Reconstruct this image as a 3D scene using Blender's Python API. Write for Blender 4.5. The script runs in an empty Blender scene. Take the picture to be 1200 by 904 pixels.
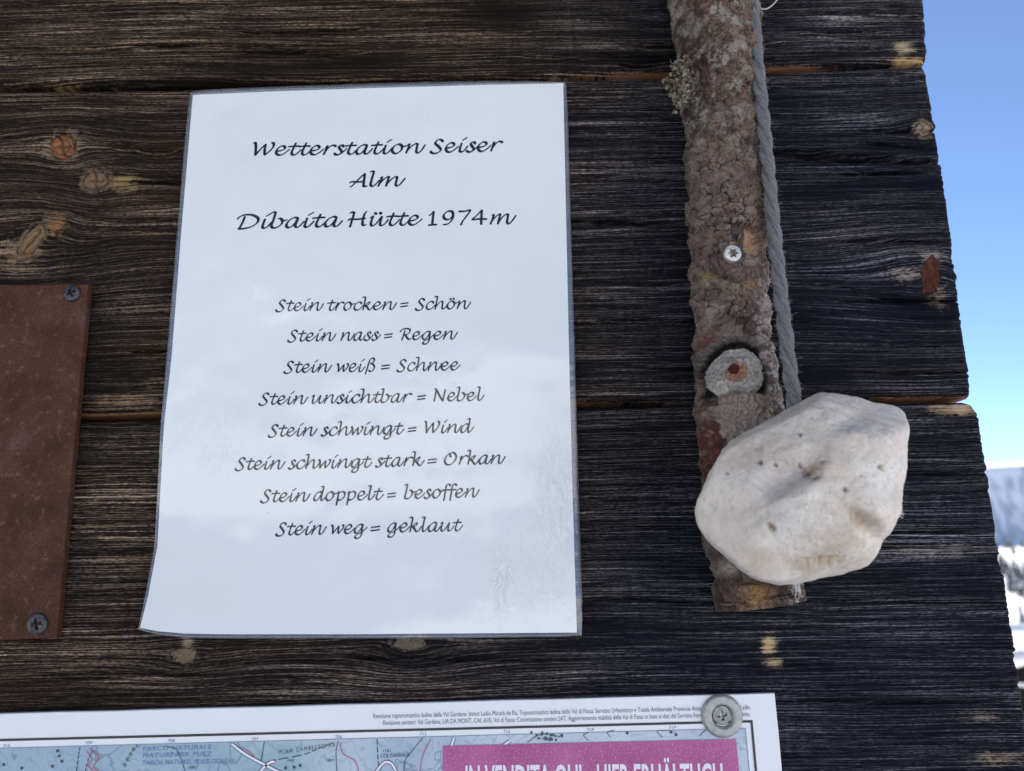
import bpy, math, random
import numpy as np
from mathutils import Matrix, Vector

S = bpy.context.scene
COL = S.collection
rng = np.random.default_rng(7)
random.seed(7)
R = math.radians

# ------------------------------------------------------------------ camera, sky, sun, exposure
CAM_D, CAM_H, FPX = 0.39, 1.60, 902.0
PITCH, ROLL = R(12.4), -0.016
CAM = np.array([0.0, -CAM_D, CAM_H])
_p = math.pi/2 + PITCH
_Rx = np.array([[1,0,0],[0,math.cos(_p),-math.sin(_p)],[0,math.sin(_p),math.cos(_p)]])
_Rz = np.array([[math.cos(ROLL),-math.sin(ROLL),0],[math.sin(ROLL),math.cos(ROLL),0],[0,0,1]])
CR = _Rx @ _Rz
cd = bpy.data.cameras.new('camera'); cam = bpy.data.objects.new('camera', cd); COL.objects.link(cam)
m4 = np.eye(4); m4[:3,:3] = CR; m4[:3,3] = CAM
cam.matrix_world = Matrix(m4.tolist())
cd.sensor_fit = 'HORIZONTAL'; cd.sensor_width = 36.0; cd.lens = FPX/1200*36.0
cd.clip_start = 0.01; cd.clip_end = 20000
cd.dof.use_dof = True; cd.dof.focus_distance = 0.385; cd.dof.aperture_fstop = 9.5
S.camera = cam

SUN_EL, SUN_AZ = R(39), R(-12)          # azimuth from +y towards +x: behind the hut, a little to the left
w = bpy.data.worlds.new("World"); S.world = w; w.use_nodes = True
nt = w.node_tree; bg = nt.nodes['Background']
sky = nt.nodes.new('ShaderNodeTexSky'); sky.sky_type = 'NISHITA'; sky.sun_disc = False
sky.sun_elevation = SUN_EL; sky.sun_rotation = SUN_AZ; sky.altitude = 5000
sky.air_density = 1.0; sky.dust_density = 0.0; sky.ozone_density = 2.5
nt.links.new(sky.outputs[0], bg.inputs[0]); bg.inputs[1].default_value = 0.15
sl = bpy.data.lights.new('sun', 'SUN'); sl.energy = 5.0; sl.angle = R(0.5); sl.color = (1.0, 0.93, 0.82)
so = bpy.data.objects.new('sun', sl); COL.objects.link(so)
sd = Vector((math.sin(SUN_AZ)*math.cos(SUN_EL), math.cos(SUN_AZ)*math.cos(SUN_EL), math.sin(SUN_EL)))
so.rotation_euler = sd.to_track_quat('Z', 'Y').to_euler()
S.view_settings.view_transform = 'Standard'; S.view_settings.look = 'None'
S.view_settings.exposure = 0.82; S.view_settings.gamma = 1.0
S.cycles.use_denoising = True; S.cycles.denoising_prefilter = 'NONE'; S.cycles.use_adaptive_sampling = False
S.cycles.max_bounces = 8

# ------------------------------------------------------------------ numeric helpers
def U(px, py, y0=0.0):
    """pixel of the 1200x904 photograph -> point on the vertical plane y = y0"""
    px = np.asarray(px, float); py = np.asarray(py, float)
    px, py = np.broadcast_arrays(px, py)
    v = np.stack([(px-600)/FPX, (452-py)/FPX, -np.ones_like(px)], -1) @ CR.T
    t = (y0 - CAM[1]) / v[..., 1]
    return CAM + v*t[..., None]
def PROJ(P):
    q = (np.asarray(P) - CAM) @ CR
    return 600 + FPX*q[..., 0]/-q[..., 2], 452 - FPX*q[..., 1]/-q[..., 2]
def hsh(ix, iy, seed):
    ix = ix.astype(np.int64); iy = iy.astype(np.int64)
    h = (ix*374761393 + iy*668265263 + seed*1442695041) & 0xFFFFFFFF
    h = ((h ^ (h >> 13))*1274126177) & 0xFFFFFFFF
    h = ((h ^ (h >> 16))*2246822519) & 0xFFFFFFFF
    return ((h ^ (h >> 15)) & 0xFFFFFF)/float(0xFFFFFF)
def vn(x, y, seed=0):
    ix = np.floor(x); iy = np.floor(y); fx = x-ix; fy = y-iy
    fx = fx*fx*fx*(fx*(fx*6-15)+10); fy = fy*fy*fy*(fy*(fy*6-15)+10)
    a = hsh(ix, iy, seed); b = hsh(ix+1, iy, seed); c = hsh(ix, iy+1, seed); d = hsh(ix+1, iy+1, seed)
    return (a*(1-fx)+b*fx)*(1-fy) + (c*(1-fx)+d*fx)*fy
def fbm(x, y, seed=0, o=4):
    s = 0; a = 0.5; t = 0
    for k in range(o):
        s = s + a*vn(x*2**k, y*2**k, seed+k*17); t += a; a *= 0.5
    return s/t
def worley(x, y, seed=0):
    ix = np.floor(x); iy = np.floor(y)
    f1 = np.full(np.shape(x), 9.0); f2 = f1.copy(); cid = f1*0
    for i in (-1, 0, 1):
        for j in (-1, 0, 1):
            cx = ix+i; cy = iy+j
            dx = cx + hsh(cx, cy, seed) - x; dy = cy + hsh(cx, cy, seed+5) - y
            d = np.sqrt(dx*dx+dy*dy); c = hsh(cx, cy, seed+9)
            near = d < f1
            f2 = np.where(near, f1, np.minimum(f2, d)); cid = np.where(near, c, cid); f1 = np.where(near, d, f1)
    return f1, f2, cid
def sst(a, b, x):
    t = np.clip((x-a)/(b-a), 0, 1); return t*t*(3-2*t)
def interp(pts, t):
    p = np.array(pts, float); return np.interp(t, p[:, 0], p[:, 1])
def catmull(pts, n=8):
    P = np.array(pts, float)
    if len(P) == 2: return P[0] + (P[1]-P[0])*np.linspace(0, 1, n+1)[:, None]
    P = np.vstack([2*P[0]-P[1], P, 2*P[-1]-P[-2]]); out = []
    for i in range(1, len(P)-2):
        a, b, c, d = P[i-1:i+3]
        for k in range(n):
            t = k/n
            out.append(0.5*((2*b)+(c-a)*t+(2*a-5*b+4*c-d)*t*t+(3*b-a-3*c+d)*t**3))
    out.append(P[-2]); return np.array(out)

# ------------------------------------------------------------------ object helpers
def tag(o, label=None, cat=None, group=None, kind=None):
    if label: o['label'] = label
    if cat: o['category'] = cat
    if group: o['group'] = group
    if kind: o['kind'] = kind
    return o
def empty(name, loc, label, cat, group=None):
    o = bpy.data.objects.new(name, None); o.location = loc; o.empty_display_size = 0.05
    COL.objects.link(o); return tag(o, label, cat, group)
def mesh(name, V, F, mat, parent=None, smooth=True, attrs=None):
    V = np.asarray(V, float).reshape(-1, 3)
    if parent is not None: V = V - np.array(parent.matrix_basis.translation)
    me = bpy.data.meshes.new(name)
    if isinstance(F, np.ndarray):
        k = F.shape[1]
        me.vertices.add(len(V)); me.vertices.foreach_set('co', V.astype(np.float32).ravel())
        me.loops.add(F.size); me.loops.foreach_set('vertex_index', F.astype(np.int32).ravel())
        me.polygons.add(len(F)); me.polygons.foreach_set('loop_start', np.arange(0, F.size, k, dtype=np.int32))
        me.polygons.foreach_set('loop_total', np.full(len(F), k, np.int32))
        me.update(calc_edges=True)
    else:
        me.from_pydata(V.tolist(), [], F)
    if smooth: me.polygons.foreach_set('use_smooth', np.ones(len(me.polygons), bool))
    for n, a in (attrs or {}).items():
        a = np.asarray(a, np.float32)
        if a.ndim == 2:
            at = me.attributes.new(n, 'FLOAT_COLOR', 'POINT'); at.data.foreach_set('color', a.ravel())
        else:
            at = me.attributes.new(n, 'FLOAT', 'POINT'); at.data.foreach_set('value', a.ravel())
    me.materials.append(mat); me.update()
    o = bpy.data.objects.new(name, me); COL.objects.link(o)
    if parent is not None: o.parent = parent
    return o
def gridF(nr, nc, flip=False, wrap=False):
    i = np.arange(nr-1)[:, None]; j = np.arange(nc if wrap else nc-1)[None, :]
    a = i*nc+j; b = i*nc+(j+1) % nc; c = (i+1)*nc+(j+1) % nc; d = (i+1)*nc+j
    f = np.stack([a, b, c, d], -1).reshape(-1, 4)
    return f[:, ::-1].copy() if flip else f
class MB:
    def __init__(s): s.V = []; s.F = []
    def add(s, V, F):
        n = len(s.V); s.V += [tuple(v) for v in V]; s.F += [tuple(i+n for i in f) for f in F]
    def box(s, c, d, rot=None):
        V = np.array([[x, y, z] for x in (-.5, .5) for y in (-.5, .5) for z in (-.5, .5)])*np.array(d)
        if rot is not None: V = V @ np.array(rot).T
        s.add(V+np.array(c), [(0,1,3,2),(4,6,7,5),(0,4,5,1),(2,3,7,6),(0,2,6,4),(1,5,7,3)])
    def tube(s, P, r, n=10, cap=True):
        P = np.array(P, float); r = np.broadcast_to(np.asarray(r, float), (len(P),))
        T = np.gradient(P, axis=0); T /= np.linalg.norm(T, axis=1)[:, None]+1e-12
        ref = np.array([0.31, 0.9, 0.2]); N = np.cross(T, ref); N /= np.linalg.norm(N, axis=1)[:, None]; B = np.cross(T, N)
        a = np.linspace(0, 2*np.pi, n, endpoint=False)
        V = (P[:, None]+r[:, None, None]*(np.cos(a)[None, :, None]*N[:, None]+np.sin(a)[None, :, None]*B[:, None])).reshape(-1, 3)
        F = [tuple(f) for f in gridF(len(P), n, True, True)]
        if cap: F += [tuple(range(n)), tuple(range((len(P)-1)*n, len(P)*n))[::-1]]
        s.add(V, F)
    def build(s, name, mat, parent=None, smooth=False, attrs=None): return mesh(name, s.V, s.F, mat, parent, smooth, attrs)

# ------------------------------------------------------------------ material helpers
def M(name):
    m = bpy.data.materials.new(name); m.use_nodes = True
    return m, m.node_tree, m.node_tree.nodes['Principled BSDF']
class G:
    """small node-graph writer"""
    def __init__(s, nt): s.nt = nt
    def n(s, t, **k):
        x = s.nt.nodes.new(t)
        for a, b in k.items(): setattr(x, a, b)
        return x
    def put(s, sock, v):
        if isinstance(v, bpy.types.NodeSocket): s.nt.links.new(v, sock)
        elif v is not None: sock.default_value = v
    def math(s, op, a, b=None, c=None, clamp=False):
        x = s.n('ShaderNodeMath', operation=op, use_clamp=clamp)
        for i, v in enumerate((a, b, c)):
            if v is not None: s.put(x.inputs[i], v)
        return x.outputs[0]
    def attr(s, name, out='Fac'): return s.n('ShaderNodeAttribute', attribute_name=name).outputs[out]
    def obj(s): return s.n('ShaderNodeTexCoord').outputs['Object']
    def vec(s, x, y, z=0.0):
        v = s.n('ShaderNodeCombineXYZ')
        for i, a in enumerate((x, y, z)): s.put(v.inputs[i], a)
        return v.outputs[0]
    def scale(s, v, k):
        m = s.n('ShaderNodeMapping'); s.put(m.inputs[0], v); m.inputs['Scale'].default_value = k; return m.outputs[0]
    def noise(s, v, sc=1.0, det=4, rough=0.55, dist=0.0):
        x = s.n('ShaderNodeTexNoise'); s.put(x.inputs['Vector'], v)
        x.inputs['Scale'].default_value = sc; x.inputs['Detail'].default_value = det
        x.inputs['Roughness'].default_value = rough; x.inputs['Distortion'].default_value = dist
        return x.outputs[0]
    def ramp(s, f, stops):
        x = s.n('ShaderNodeValToRGB'); s.put(x.inputs[0], f); e = x.color_ramp.elements
        while len(e) < len(stops): e.new(0.5)
        for k, (p, c) in enumerate(stops):
            e[k].position = p; e[k].color = (c if len(c) == 4 else (*c, 1)) if hasattr(c, '__len__') else (c, c, c, 1)
        return x.outputs[0]
    def mix(s, f, a, b, bl='MIX'):
        x = s.n('ShaderNodeMix', data_type='RGBA', blend_type=bl)
        s.put(x.inputs[0], f)
        for k, v in ((6, a), (7, b)):
            s.put(x.inputs[k], (*v, 1) if isinstance(v, tuple) and len(v) == 3 else v)
        return x.outputs[2]
    def bump(s, h, strength, dist, normal=None):
        x = s.n('ShaderNodeBump'); x.inputs['Strength'].default_value = strength; x.inputs['Distance'].default_value = dist
        s.put(x.inputs['Height'], h)
        if normal: s.put(x.inputs['Normal'], normal)
        return x.outputs[0]
def simple(name, col, rough=0.6, metal=0.0, var=0.15, sc=60.0, bump=0.2, bd=0.0005, spec=0.5):
    m, t, b = M(name); g = G(t)
    n = g.noise(g.obj(), sc, 5)
    c = g.mix(n, tuple(x*(1-var) for x in col), tuple(min(1, x*(1+var)) for x in col))
    t.links.new(c, b.inputs['Base Color']); b.inputs['Roughness'].default_value = rough; b.inputs['Metallic'].default_value = metal
    b.inputs['Specular IOR Level'].default_value = spec
    if bump: t.links.new(g.bump(n, bump, bd), b.inputs['Normal'])
    return m

# ================================================================== SETTING: snow, mountains
def smooth_interp(pts, x):
    return interp(pts, x)
def terrain_h(r, az):
    """az from +y towards +x; height in metres"""
    wx = r*np.sin(az); wy = r*np.cos(az)
    n1 = fbm(wx/260+31, wy/260+17, 3, 5)-0.5; n2 = fbm(wx/45+5, wy/45+9, 8, 4)-0.5
    f = np.clip(0.5+0.5*np.cos(az-R(33)), 0, 1)**2                 # towards the view past the corner
    front = interp([(0,0),(3,-0.02),(9,-1.9),(25,-4.0),(60,-8),(150,-18),(300,-28),(600,-30),(1000,-14),(1494,4),(1560,136),(1950,172),(2700,243),(3400,262),(6500,200)], r)
    back = interp([(0,0),(5,0),(9,.5),(25,4.5),(60,13),(150,26),(400,50),(900,110),(1500,190),(2200,420),(2800,520),(6500,480)], r)  # unseen slope behind the camera, raised to bounce sunlight onto the wall
    h = front*f + back*(1-f)
    amp = sst(60, 900, r)
    h = h + n1*amp*(26*(1-0.6*f)+60*sst(1300, 2400, r)*(1-f)) + n2*sst(10, 200, r)*3.0
    rid = fbm(az*9+40, r*0+3.3, 21, 4)-0.5
    h = h + rid*sst(1200, 2000, r)*(9*f+190*(1-f))
    return h
NA, NR = 1440, 210
rr = np.concatenate([[0], np.geomspace(0.6, 6500, NR-1), np.linspace(1440, 1640, 36)]); rr.sort(); NR = len(rr)
az = np.linspace(0, 2*np.pi, NA, endpoint=False)
RR, AA = np.meshgrid(rr, az, indexing='ij')
ZZ = terrain_h(RR, AA)
msnow, t, b = M('snow'); g = G(t)
n = g.noise(g.obj(), 0.4, 8, 0.6)
t.links.new(g.mix(g.math('MULTIPLY', g.attr('thin_wood'), 0.75), g.mix(n, (0.86, 0.87, 0.88), (0.93, 0.93, 0.93)), (0.36, 0.42, 0.48)), b.inputs['Base Color'])
b.inputs['Roughness'].default_value = 0.6; b.inputs['Specular IOR Level'].default_value = 0.2
t.links.new(g.bump(g.noise(g.obj(), 1.2, 8, 0.6), 0.35, 0.2), b.inputs['Normal'])
tag(mesh('snow_ground', np.stack([RR*np.sin(AA), RR*np.cos(AA), ZZ], -1).reshape(-1, 3), gridF(NR, NA, True, True), msnow, None, True, dict(thin_wood=(sst(1470, 1500, RR)*sst(0.48, 0.62, fbm(AA*900, RR/9, 31, 4)+0.10*sst(1560, 1490, RR)-0.10*sst(1540, 1570, RR))*sst(1600, 1560, RR)).ravel())), kind='structure')

# far-off spruce wood on the opposite slope: one mass
mfor, t, b = M('hazy_needles'); g = G(t)
t.links.new(g.mix(g.ramp(g.noise(g.obj(), 0.35, 4), [(0.46, 0.0), (0.62, 0.8)]), (0.05, 0.062, 0.06), (0.55, 0.57, 0.60)), b.inputs['Base Color']); b.inputs['Roughness'].default_value = 0.8  # pale grey-blue blend puts distance haze into the needle colour
fV = []; fF = []
def conifer(x, y, z, h, rad, k=9):
    tiers = 5
    for q in range(tiers):
        z0 = z+h*(0.08+0.17*q); z1 = z0+h*0.32; ra = rad*(1-q/tiers*0.85)
        a = np.linspace(0, 2*np.pi, k, endpoint=False)+random.random()*6
        rj = ra*(0.7+0.5*rng.random(k)); base = len(fV)
        fV.extend(zip(x+rj*np.cos(a), y+rj*np.sin(a), z0-0.05*h*rng.random(k))); fV.append((x, y, z1))
        fF.extend((base+i, base+(i+1) % k, base+k) for i in range(k))
cnt = 0
while cnt < 1900:
    a = R(random.uniform(12, 66)); r_ = random.uniform(230, 1440)
    x, y = r_*math.sin(a), r_*math.cos(a)
    dens = float(fbm(np.array([x/70+3]), np.array([y/120+8]), 77, 3)[0])
    if dens < (0.56 if r_ < 1150 else 0.50): continue
    z = float(terrain_h(np.array([r_]), np.array([a]))[0]); h = random.uniform(8, 21)
    conifer(x, y, z-0.5, h, h*0.2); cnt += 1
tag(mesh('spruce_forest', fV, fF, mfor, smooth=False), 'dark spruce wood scattered over the sunlit snowy slope beyond the corner', 'forest', kind='stuff')

# ================================================================== HUT WITH THE PLANK WALL
def wood_material(name, dark_w, light_w, dark_c, light_c):
    m, t, b = M(name); g = G(t)
    gu = g.attr('gu'); gv = g.attr('gv'); sd_ = g.attr('seed'); ridge = g.attr('ridge'); warm = g.attr('warm')
    def gn(su, sv, det=3, rough=0.6): return g.noise(g.vec(g.math('MULTIPLY', gu, su), g.math('MULTIPLY', gv, sv), sd_), 1.0, det, rough)
    n1 = gn(13, 1500, 2, 0.6); n2 = gn(10, 420, 3); n3 = gn(7, 60, 4); n4 = gn(130, 2300, 2); n5 = gn(420, 1500, 3, 0.7)
    def mr(x, lo, hi): 
        q = g.n('ShaderNodeMapRange'); g.put(q.inputs[0], x); q.inputs[1].default_value = lo; q.inputs[2].default_value = hi; return q.outputs[0]
    lines = mr(n1, 0.52, 0.60); dash = mr(n4, 0.53, 0.64); body = mr(n2, 0.34, 0.66); zone = g.math('POWER', mr(n3, 0.28, 0.72), 1.6); rag = mr(n5, 0.38, 0.60)
    v = g.math('ADD', g.math('MULTIPLY', lines, 0.75), g.math('MULTIPLY', dash, 0.45))
    v = g.math('MULTIPLY', v, g.math('ADD', 0.35, g.math('MULTIPLY', body, 0.85)))
    v = g.math('ADD', v, g.math('MULTIPLY', body, 0.07))
    v = g.math('MULTIPLY', v, g.math('ADD', 0.22, g.math('ADD', g.math('MULTIPLY', zone, 0.90), g.math('MULTIPLY', g.attr('pale'), 0.60))))
    v = g.math('MULTIPLY', v, g.math('ADD', 0.22, g.math('MULTIPLY', rag, 0.95)))
    v = g.math('MULTIPLY', v, g.math('ADD', 0.45, g.math('MULTIPLY', ridge, 0.95)), clamp=True)
    f = g.math('POWER', v, 1.15)
    cw = g.mix(f, dark_w, light_w); cc = g.mix(f, dark_c, light_c)
    c = g.mix(warm, cc, cw)
    red = g.noise(g.vec(g.math('MULTIPLY', gu, 14), g.math('MULTIPLY', gv, 60), sd_), 1.0, 4)
    c = g.mix(g.math('MULTIPLY', g.math('MULTIPLY', g.math('SUBTRACT', red, 0.52, clamp=True), 3.0, clamp=True), warm), c, g.mix(f, (0.020, 0.010, 0.006), (0.36, 0.21, 0.12)))
    ti = g.attr('tint', 'Color'); ta = g.attr('tint', 'Alpha')
    tv = g.mix(g.math('ADD', g.math('MULTIPLY', n1, 0.8), g.math('MULTIPLY', n2, 0.5)), (0.30, 0.30, 0.30), (1.35, 1.35, 1.35))
    ti = g.mix(1.0, ti, tv, 'MULTIPLY')
    edge = g.math('ADD', ta, g.math('ADD', g.math('MULTIPLY', g.math('SUBTRACT', n1, 0.5), 1.2), g.math('MULTIPLY', g.math('SUBTRACT', n5, 0.5), 1.1)))
    am = g.math('MULTIPLY', g.math('MULTIPLY', g.math('SUBTRACT', edge, 0.22), 2.0, clamp=True), g.math('MULTIPLY', ta, 3.0, clamp=True))
    c = g.mix(am, c, ti)
    t.links.new(c, b.inputs['Base Color'])
    b.inputs['Roughness'].default_value = 0.78; b.inputs['Specular IOR Level'].default_value = 0.07
    hgt = g.math('ADD', g.math('MULTIPLY', n1, 0.6), g.math('MULTIPLY', n4, 0.5))
    t.links.new(g.bump(hgt, 0.85, 0.0009), b.inputs['Normal'])
    return m
MWOOD = wood_material('weathered_wood', (0.0085, 0.0056, 0.0040), (0.52, 0.375, 0.25), (0.0038, 0.0046, 0.0090), (0.32, 0.315, 0.335))

hut = empty('wooden_hut', (0, 0, 0), 'hut with a dark weathered plank wall that carries the notice, the branch and the map', 'hut')

# knots: pixel centre, radii in pixels, tilt, colour, kind
KN = [((73,172), 17, 17, 0, (0.26,0.12,0.055)), ((112,212), 16, 13, 0, (0.24,0.15,0.085)), ((36,284), 11, 29, -28, (0.25,0.15,0.08)),
      ((1082,152), 10, 10, 0, (0.36,0.27,0.19)), ((1091,322), 11, 27, -14, (0.095,0.034,0.021)), ((218,768), 12, 9, 0, (0.20,0.15,0.10)),
      ((480,756), 20, 6, 0, (0.16,0.13,0.10))]
# stains of paler or raw wood: centre, radii, colour, strength
ST = [((145,214), 24, 14, (0.30,0.20,0.085), .65), ((66,262), 13, 14, (0.30,0.165,0.065), .7), ((20,300), 34, 26, (0.26,0.18,0.10), .55),
      ((70,102), 30, 8, (0.36,0.2,0.06), .5), ((902,756), 8, 11, (0.50,0.36,0.20), .85), ((907,777), 13, 4.5, (0.50,0.36,0.20), .8),
      ((1060,56), 16, 10, (0.42,0.33,0.20), .75), ((1065,70), 24, 4, (0.5,0.32,0.14), .9), ((1118,480), 26, 7, (0.48,0.33,0.20), .9),
      ((1093,300), 16, 12, (0.30,0.25,0.21), .6), ((1062,322), 22, 12, (0.26,0.21,0.17), .55), ((1100,345), 14, 20, (0.28,0.2,0.15), .5),
      ((218,752), 8, 12, (0.34,0.27,0.20), .6), ((480,750), 26, 8, (0.30,0.25,0.2), .5), ((112,195), 60, 16, (0.2,0.14,0.09), .35),
      ((1170,890), 30, 8, (0.34,0.24,0.15), .5), ((1150,840), 30, 7, (0.30,0.22,0.16), .4), ((1090,645), 90, 8, (0.30,0.26,0.23), .5),
      ((150,360), 60, 20, (0.24,0.17,0.12), .3), ((150,470), 50, 10, (0.28,0.18,0.10), .45), ((620,92), 160, 4, (0.36,0.19,0.09), .45)]
# checks (cracks along the grain): from, to, half width px, depth m
CK = [((130,174),(216,178), 4.5, .006), ((885,178),(1108,190), 4.4, .012), ((676,205),(812,214), 1.6, .003), ((0,300),(110,296), 1.2, .002),
      ((80,505),(190,500), 1.5, .003), ((676,610),(830,620), 1.6, .003), ((960,638),(1172,642), 1.6, .004), ((680,330),(806,334), 1.5, .003),
      ((930,700),(1180,706), 1.5, .003), ((0,794),(300,788), 1.4, .002), ((920,330),(1120,352), 1.3, .002), ((915,550),(1150,556), 1.4, .003),
      ((925,820),(1190,826), 1.5, .003), ((0,60),(400,52), 1.3, .002), ((905,40),(1070,36), 1.3, .002), ((240,775),(700,770), 1.6, .003),
      ((100,420),(200,414), 1.3, .002), ((690,700),(830,706), 1.5, .003)]
_r = random.Random(5)
for _k in range(34):
    _x = _r.uniform(-20, 1050); _y = _r.choice([_r.uniform(5, 85), _r.uniform(110, 460), _r.uniform(110, 460), _r.uniform(500, 800)]); _l = _r.uniform(50, 230)
    CK.append(((_x, _y), (min(_x+_l, 1190), _y-0.012*_l+_r.uniform(-4, 4)), _r.uniform(1.2, 2.4), _r.uniform(.003, .006)))
PALE = [((130,600), 70, 45, .9), ((1000,640), 170, 16, .8), ((60,45), 260, 40, .35), ((140,400), 90, 40, .5), ((1000,30), 100, 24, .45), ((740,130), 60, 60, .35),
        ((1000,240), 110, 40, .3), ((100,690), 80, 24, .35), ((760,570), 60, 20, .3)]
def wall_px(px, py): p = U(px, py, 0.0); return p[..., 0], p[..., 2]
MPP = 0.39/FPX

def plank(bottom, top, xl, xr_pts, seed, zlo=None, zhi=None, dz=0.0004, dx=0.00125, thick=0.07):
    """bottom, top: functions x->z; xr_pts: (z, x) of the right end"""
    zt0, zb0 = top(0.0), bottom(0.0); Hh = zt0-zb0
    dense_lo = max(zb0, 1.475 if zlo is None else zlo); dense_hi = min(zt0, 1.935 if zhi is None else zhi)
    tv = np.concatenate([np.linspace(zb0, dense_lo, 12, endpoint=False) if dense_lo > zb0+1e-6 else [], np.arange(dense_lo, dense_hi, dz),
                         np.linspace(dense_hi, zt0, 12)])
    tv = np.unique(np.clip((tv-zb0)/Hh, 0, 1)); tv[0] = 0; tv[-1] = 1
    su = np.concatenate([np.linspace(xl, -0.31, 10, endpoint=False), np.arange(-0.31, -0.19, 0.00055), np.arange(-0.19, 0.185, dx), np.arange(0.185, 0.2605, 0.0006)])
    su = (su-xl)/(su[-1]-xl)
    T, Sg = np.meshgrid(tv, su, indexing='ij')
    X0 = xl+Sg*(0.25-xl)
    zb = bottom(X0); zt = top(X0)
    Z = zb+(zt-zb)*T
    # ragged right end following the grain
    xe = interp(xr_pts, Z[:, -1]) + (0.0012*(vn(Z[:, -1]*190, Z[:, -1]*0, seed+3)-0.5) + 0.0009*(vn(Z[:, -1]*700, Z[:, -1]*0, seed+4)-0.6))*sst(.25,.75,fbm(Z[:, -1]*60, Z[:, -1]*0, seed+6, 2))*1.2 - 0.0008*np.exp(-np.minimum(T[:, -1], 1-T[:, -1])*Hh/0.003)
    X = xl+Sg*(xe[:, None]-xl)
    # grain coordinate bent round the knots
    gv = Z.copy(); knot = np.zeros_like(X); tint = np.zeros(X.shape+(4,))
    for (c, a, bb, ang, colr) in KN:
        cx, cz = wall_px(*c); a_, b_ = a*MPP, bb*MPP; ca, sa = math.cos(R(ang)), math.sin(R(ang))
        dx_, dz_ = X-cx, Z-cz
        ex = (ca*dx_+sa*dz_)/a_; ez = (-sa*dx_+ca*dz_)/b_
        rho = np.sqrt(ex*ex+ez*ez)
        hw = max(b_, a_*0.8)
        rf = np.sqrt((dx_/(hw*3.6))**2+(dz_/(hw*1.9))**2)
        gv = gv - dz_*np.exp(-rf**1.5)*0.86
    for (c, a, bb, ang, colr) in KN:
        cx, cz = wall_px(*c); a_, b_ = a*MPP, bb*MPP; ca, sa = math.cos(R(ang)), math.sin(R(ang))
        dx_, dz_ = X-cx, Z-cz
        wob = 1+0.26*(fbm(X*300, Z*300, seed+40, 2)-0.5)*2
        rho = np.sqrt(((ca*dx_+sa*dz_)/a_)**2+((-sa*dx_+ca*dz_)/b_)**2)*wob
        ins = 1-sst(0.86, 1.02, rho)
        gv = gv*(1-ins)+ins*(cz+rho*0.004)
        k = np.maximum(knot, ins); knot = k
        for q in range(3):
            tint[..., q] = tint[..., q]*(1-ins)+colr[q]*(0.85+0.16*np.sin(rho*15+2.5*fbm(X*260, Z*260, seed+41, 2))+0.35*(fbm(np.arctan2(dz_, dx_)*5, rho*2, seed+42, 3)-.5))*(1-0.75*sst(0.78, 0.95, rho))*((0.35+1.3*fbm(X*600, Z*260, seed+47, 3)) if ang == -14 else 1.0)*ins
        tint[..., 3] = np.maximum(tint[..., 3], ins)
        ringk = np.exp(-(np.maximum(rho-1.1, 0)/0.42)**2)*(rho > 0.9)*(0.46 if colr[0] > .22 else 0.25 if colr[0] > .1 else 0.0)*(0.6+0.8*fbm(X*120, Z*300, seed+44, 2))                      # pale collar of bent grain
        free = tint[..., 3] < ringk
        for q, vq in enumerate((0.22, 0.155, 0.10)): tint[..., q] = np.where(free, vq, tint[..., q])
        tint[..., 3] = np.maximum(tint[..., 3], ringk)
    for (c, a, bb, colr, al) in ST:
        cx, cz = wall_px(*c)
        d2 = ((X-cx)/(a*MPP))**2+((Z-cz)/(bb*MPP))**2
        wgt = al*np.exp(-d2*0.8)*(0.35+1.1*fbm(X*160, Z*420, seed+60, 3)); wgt = np.clip(wgt, 0, 1)
        up = wgt > tint[..., 3]
        for q in range(3): tint[..., q] = np.where(up, colr[q], tint[..., q])
        tint[..., 3] = np.maximum(tint[..., 3], wgt)
    # raw orange wood along the joints
    edge = np.minimum(T, 1-T)*Hh
    ew = np.exp(-edge/0.0013)*sst(0.36, 0.60, fbm(X*9, T*2, seed+70, 5))*(0.15+1.15*fbm(X*90, Z*900, seed+71, 4))
    up = ew > tint[..., 3]
    for q, vq in enumerate((0.25, 0.125, 0.062)): tint[..., q] = np.where(up, vq, tint[..., q])
    tint[..., 3] = np.clip(np.maximum(tint[..., 3], ew), 0, 1)
    # relief: ridges of late wood, checks, rounded edges
    lw = sum(np.exp(-((X-wall_px(*c_)[0])/(a_*MPP))**2-((Z-wall_px(*c_)[1])/(b_*MPP))**2)*k_ for c_, a_, b_, k_ in (((90,220),120,90,1.0),((1080,330),50,60,.8),((1075,160),40,40,.6),((218,768),60,30,.6),((480,750),60,30,.5)))
    gv = gv + 0.010*lw*(fbm(X*26, Z*30, seed+90, 3)-.5) + 0.005*(fbm(X*5, Z*14, seed+91, 3)-.5)
    gu = X
    wv = gv + 0.0012*(fbm(X*14, Z*50, seed+5, 3)-0.5)
    r1 = vn(gu*13, wv*620, seed+11); r2 = vn(gu*30, wv*1150, seed+12); r3 = vn(gu*7, wv*190, seed+13)
    rid = 0.5*(1-np.abs(2*r1-1))+0.28*r2+0.30*r3
    rid = (rid-rid.min())/(rid.max()-rid.min())
    big = fbm(gu*5, gv*18, seed+14, 3)-0.5
    depth = (rid-0.6)*0.00115*(0.55+0.9*fbm(X*9, Z*24, seed+15, 2)) + big*0.0016
    depth = depth*(1-knot*0.75)
    chk = np.zeros_like(X)
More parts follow.
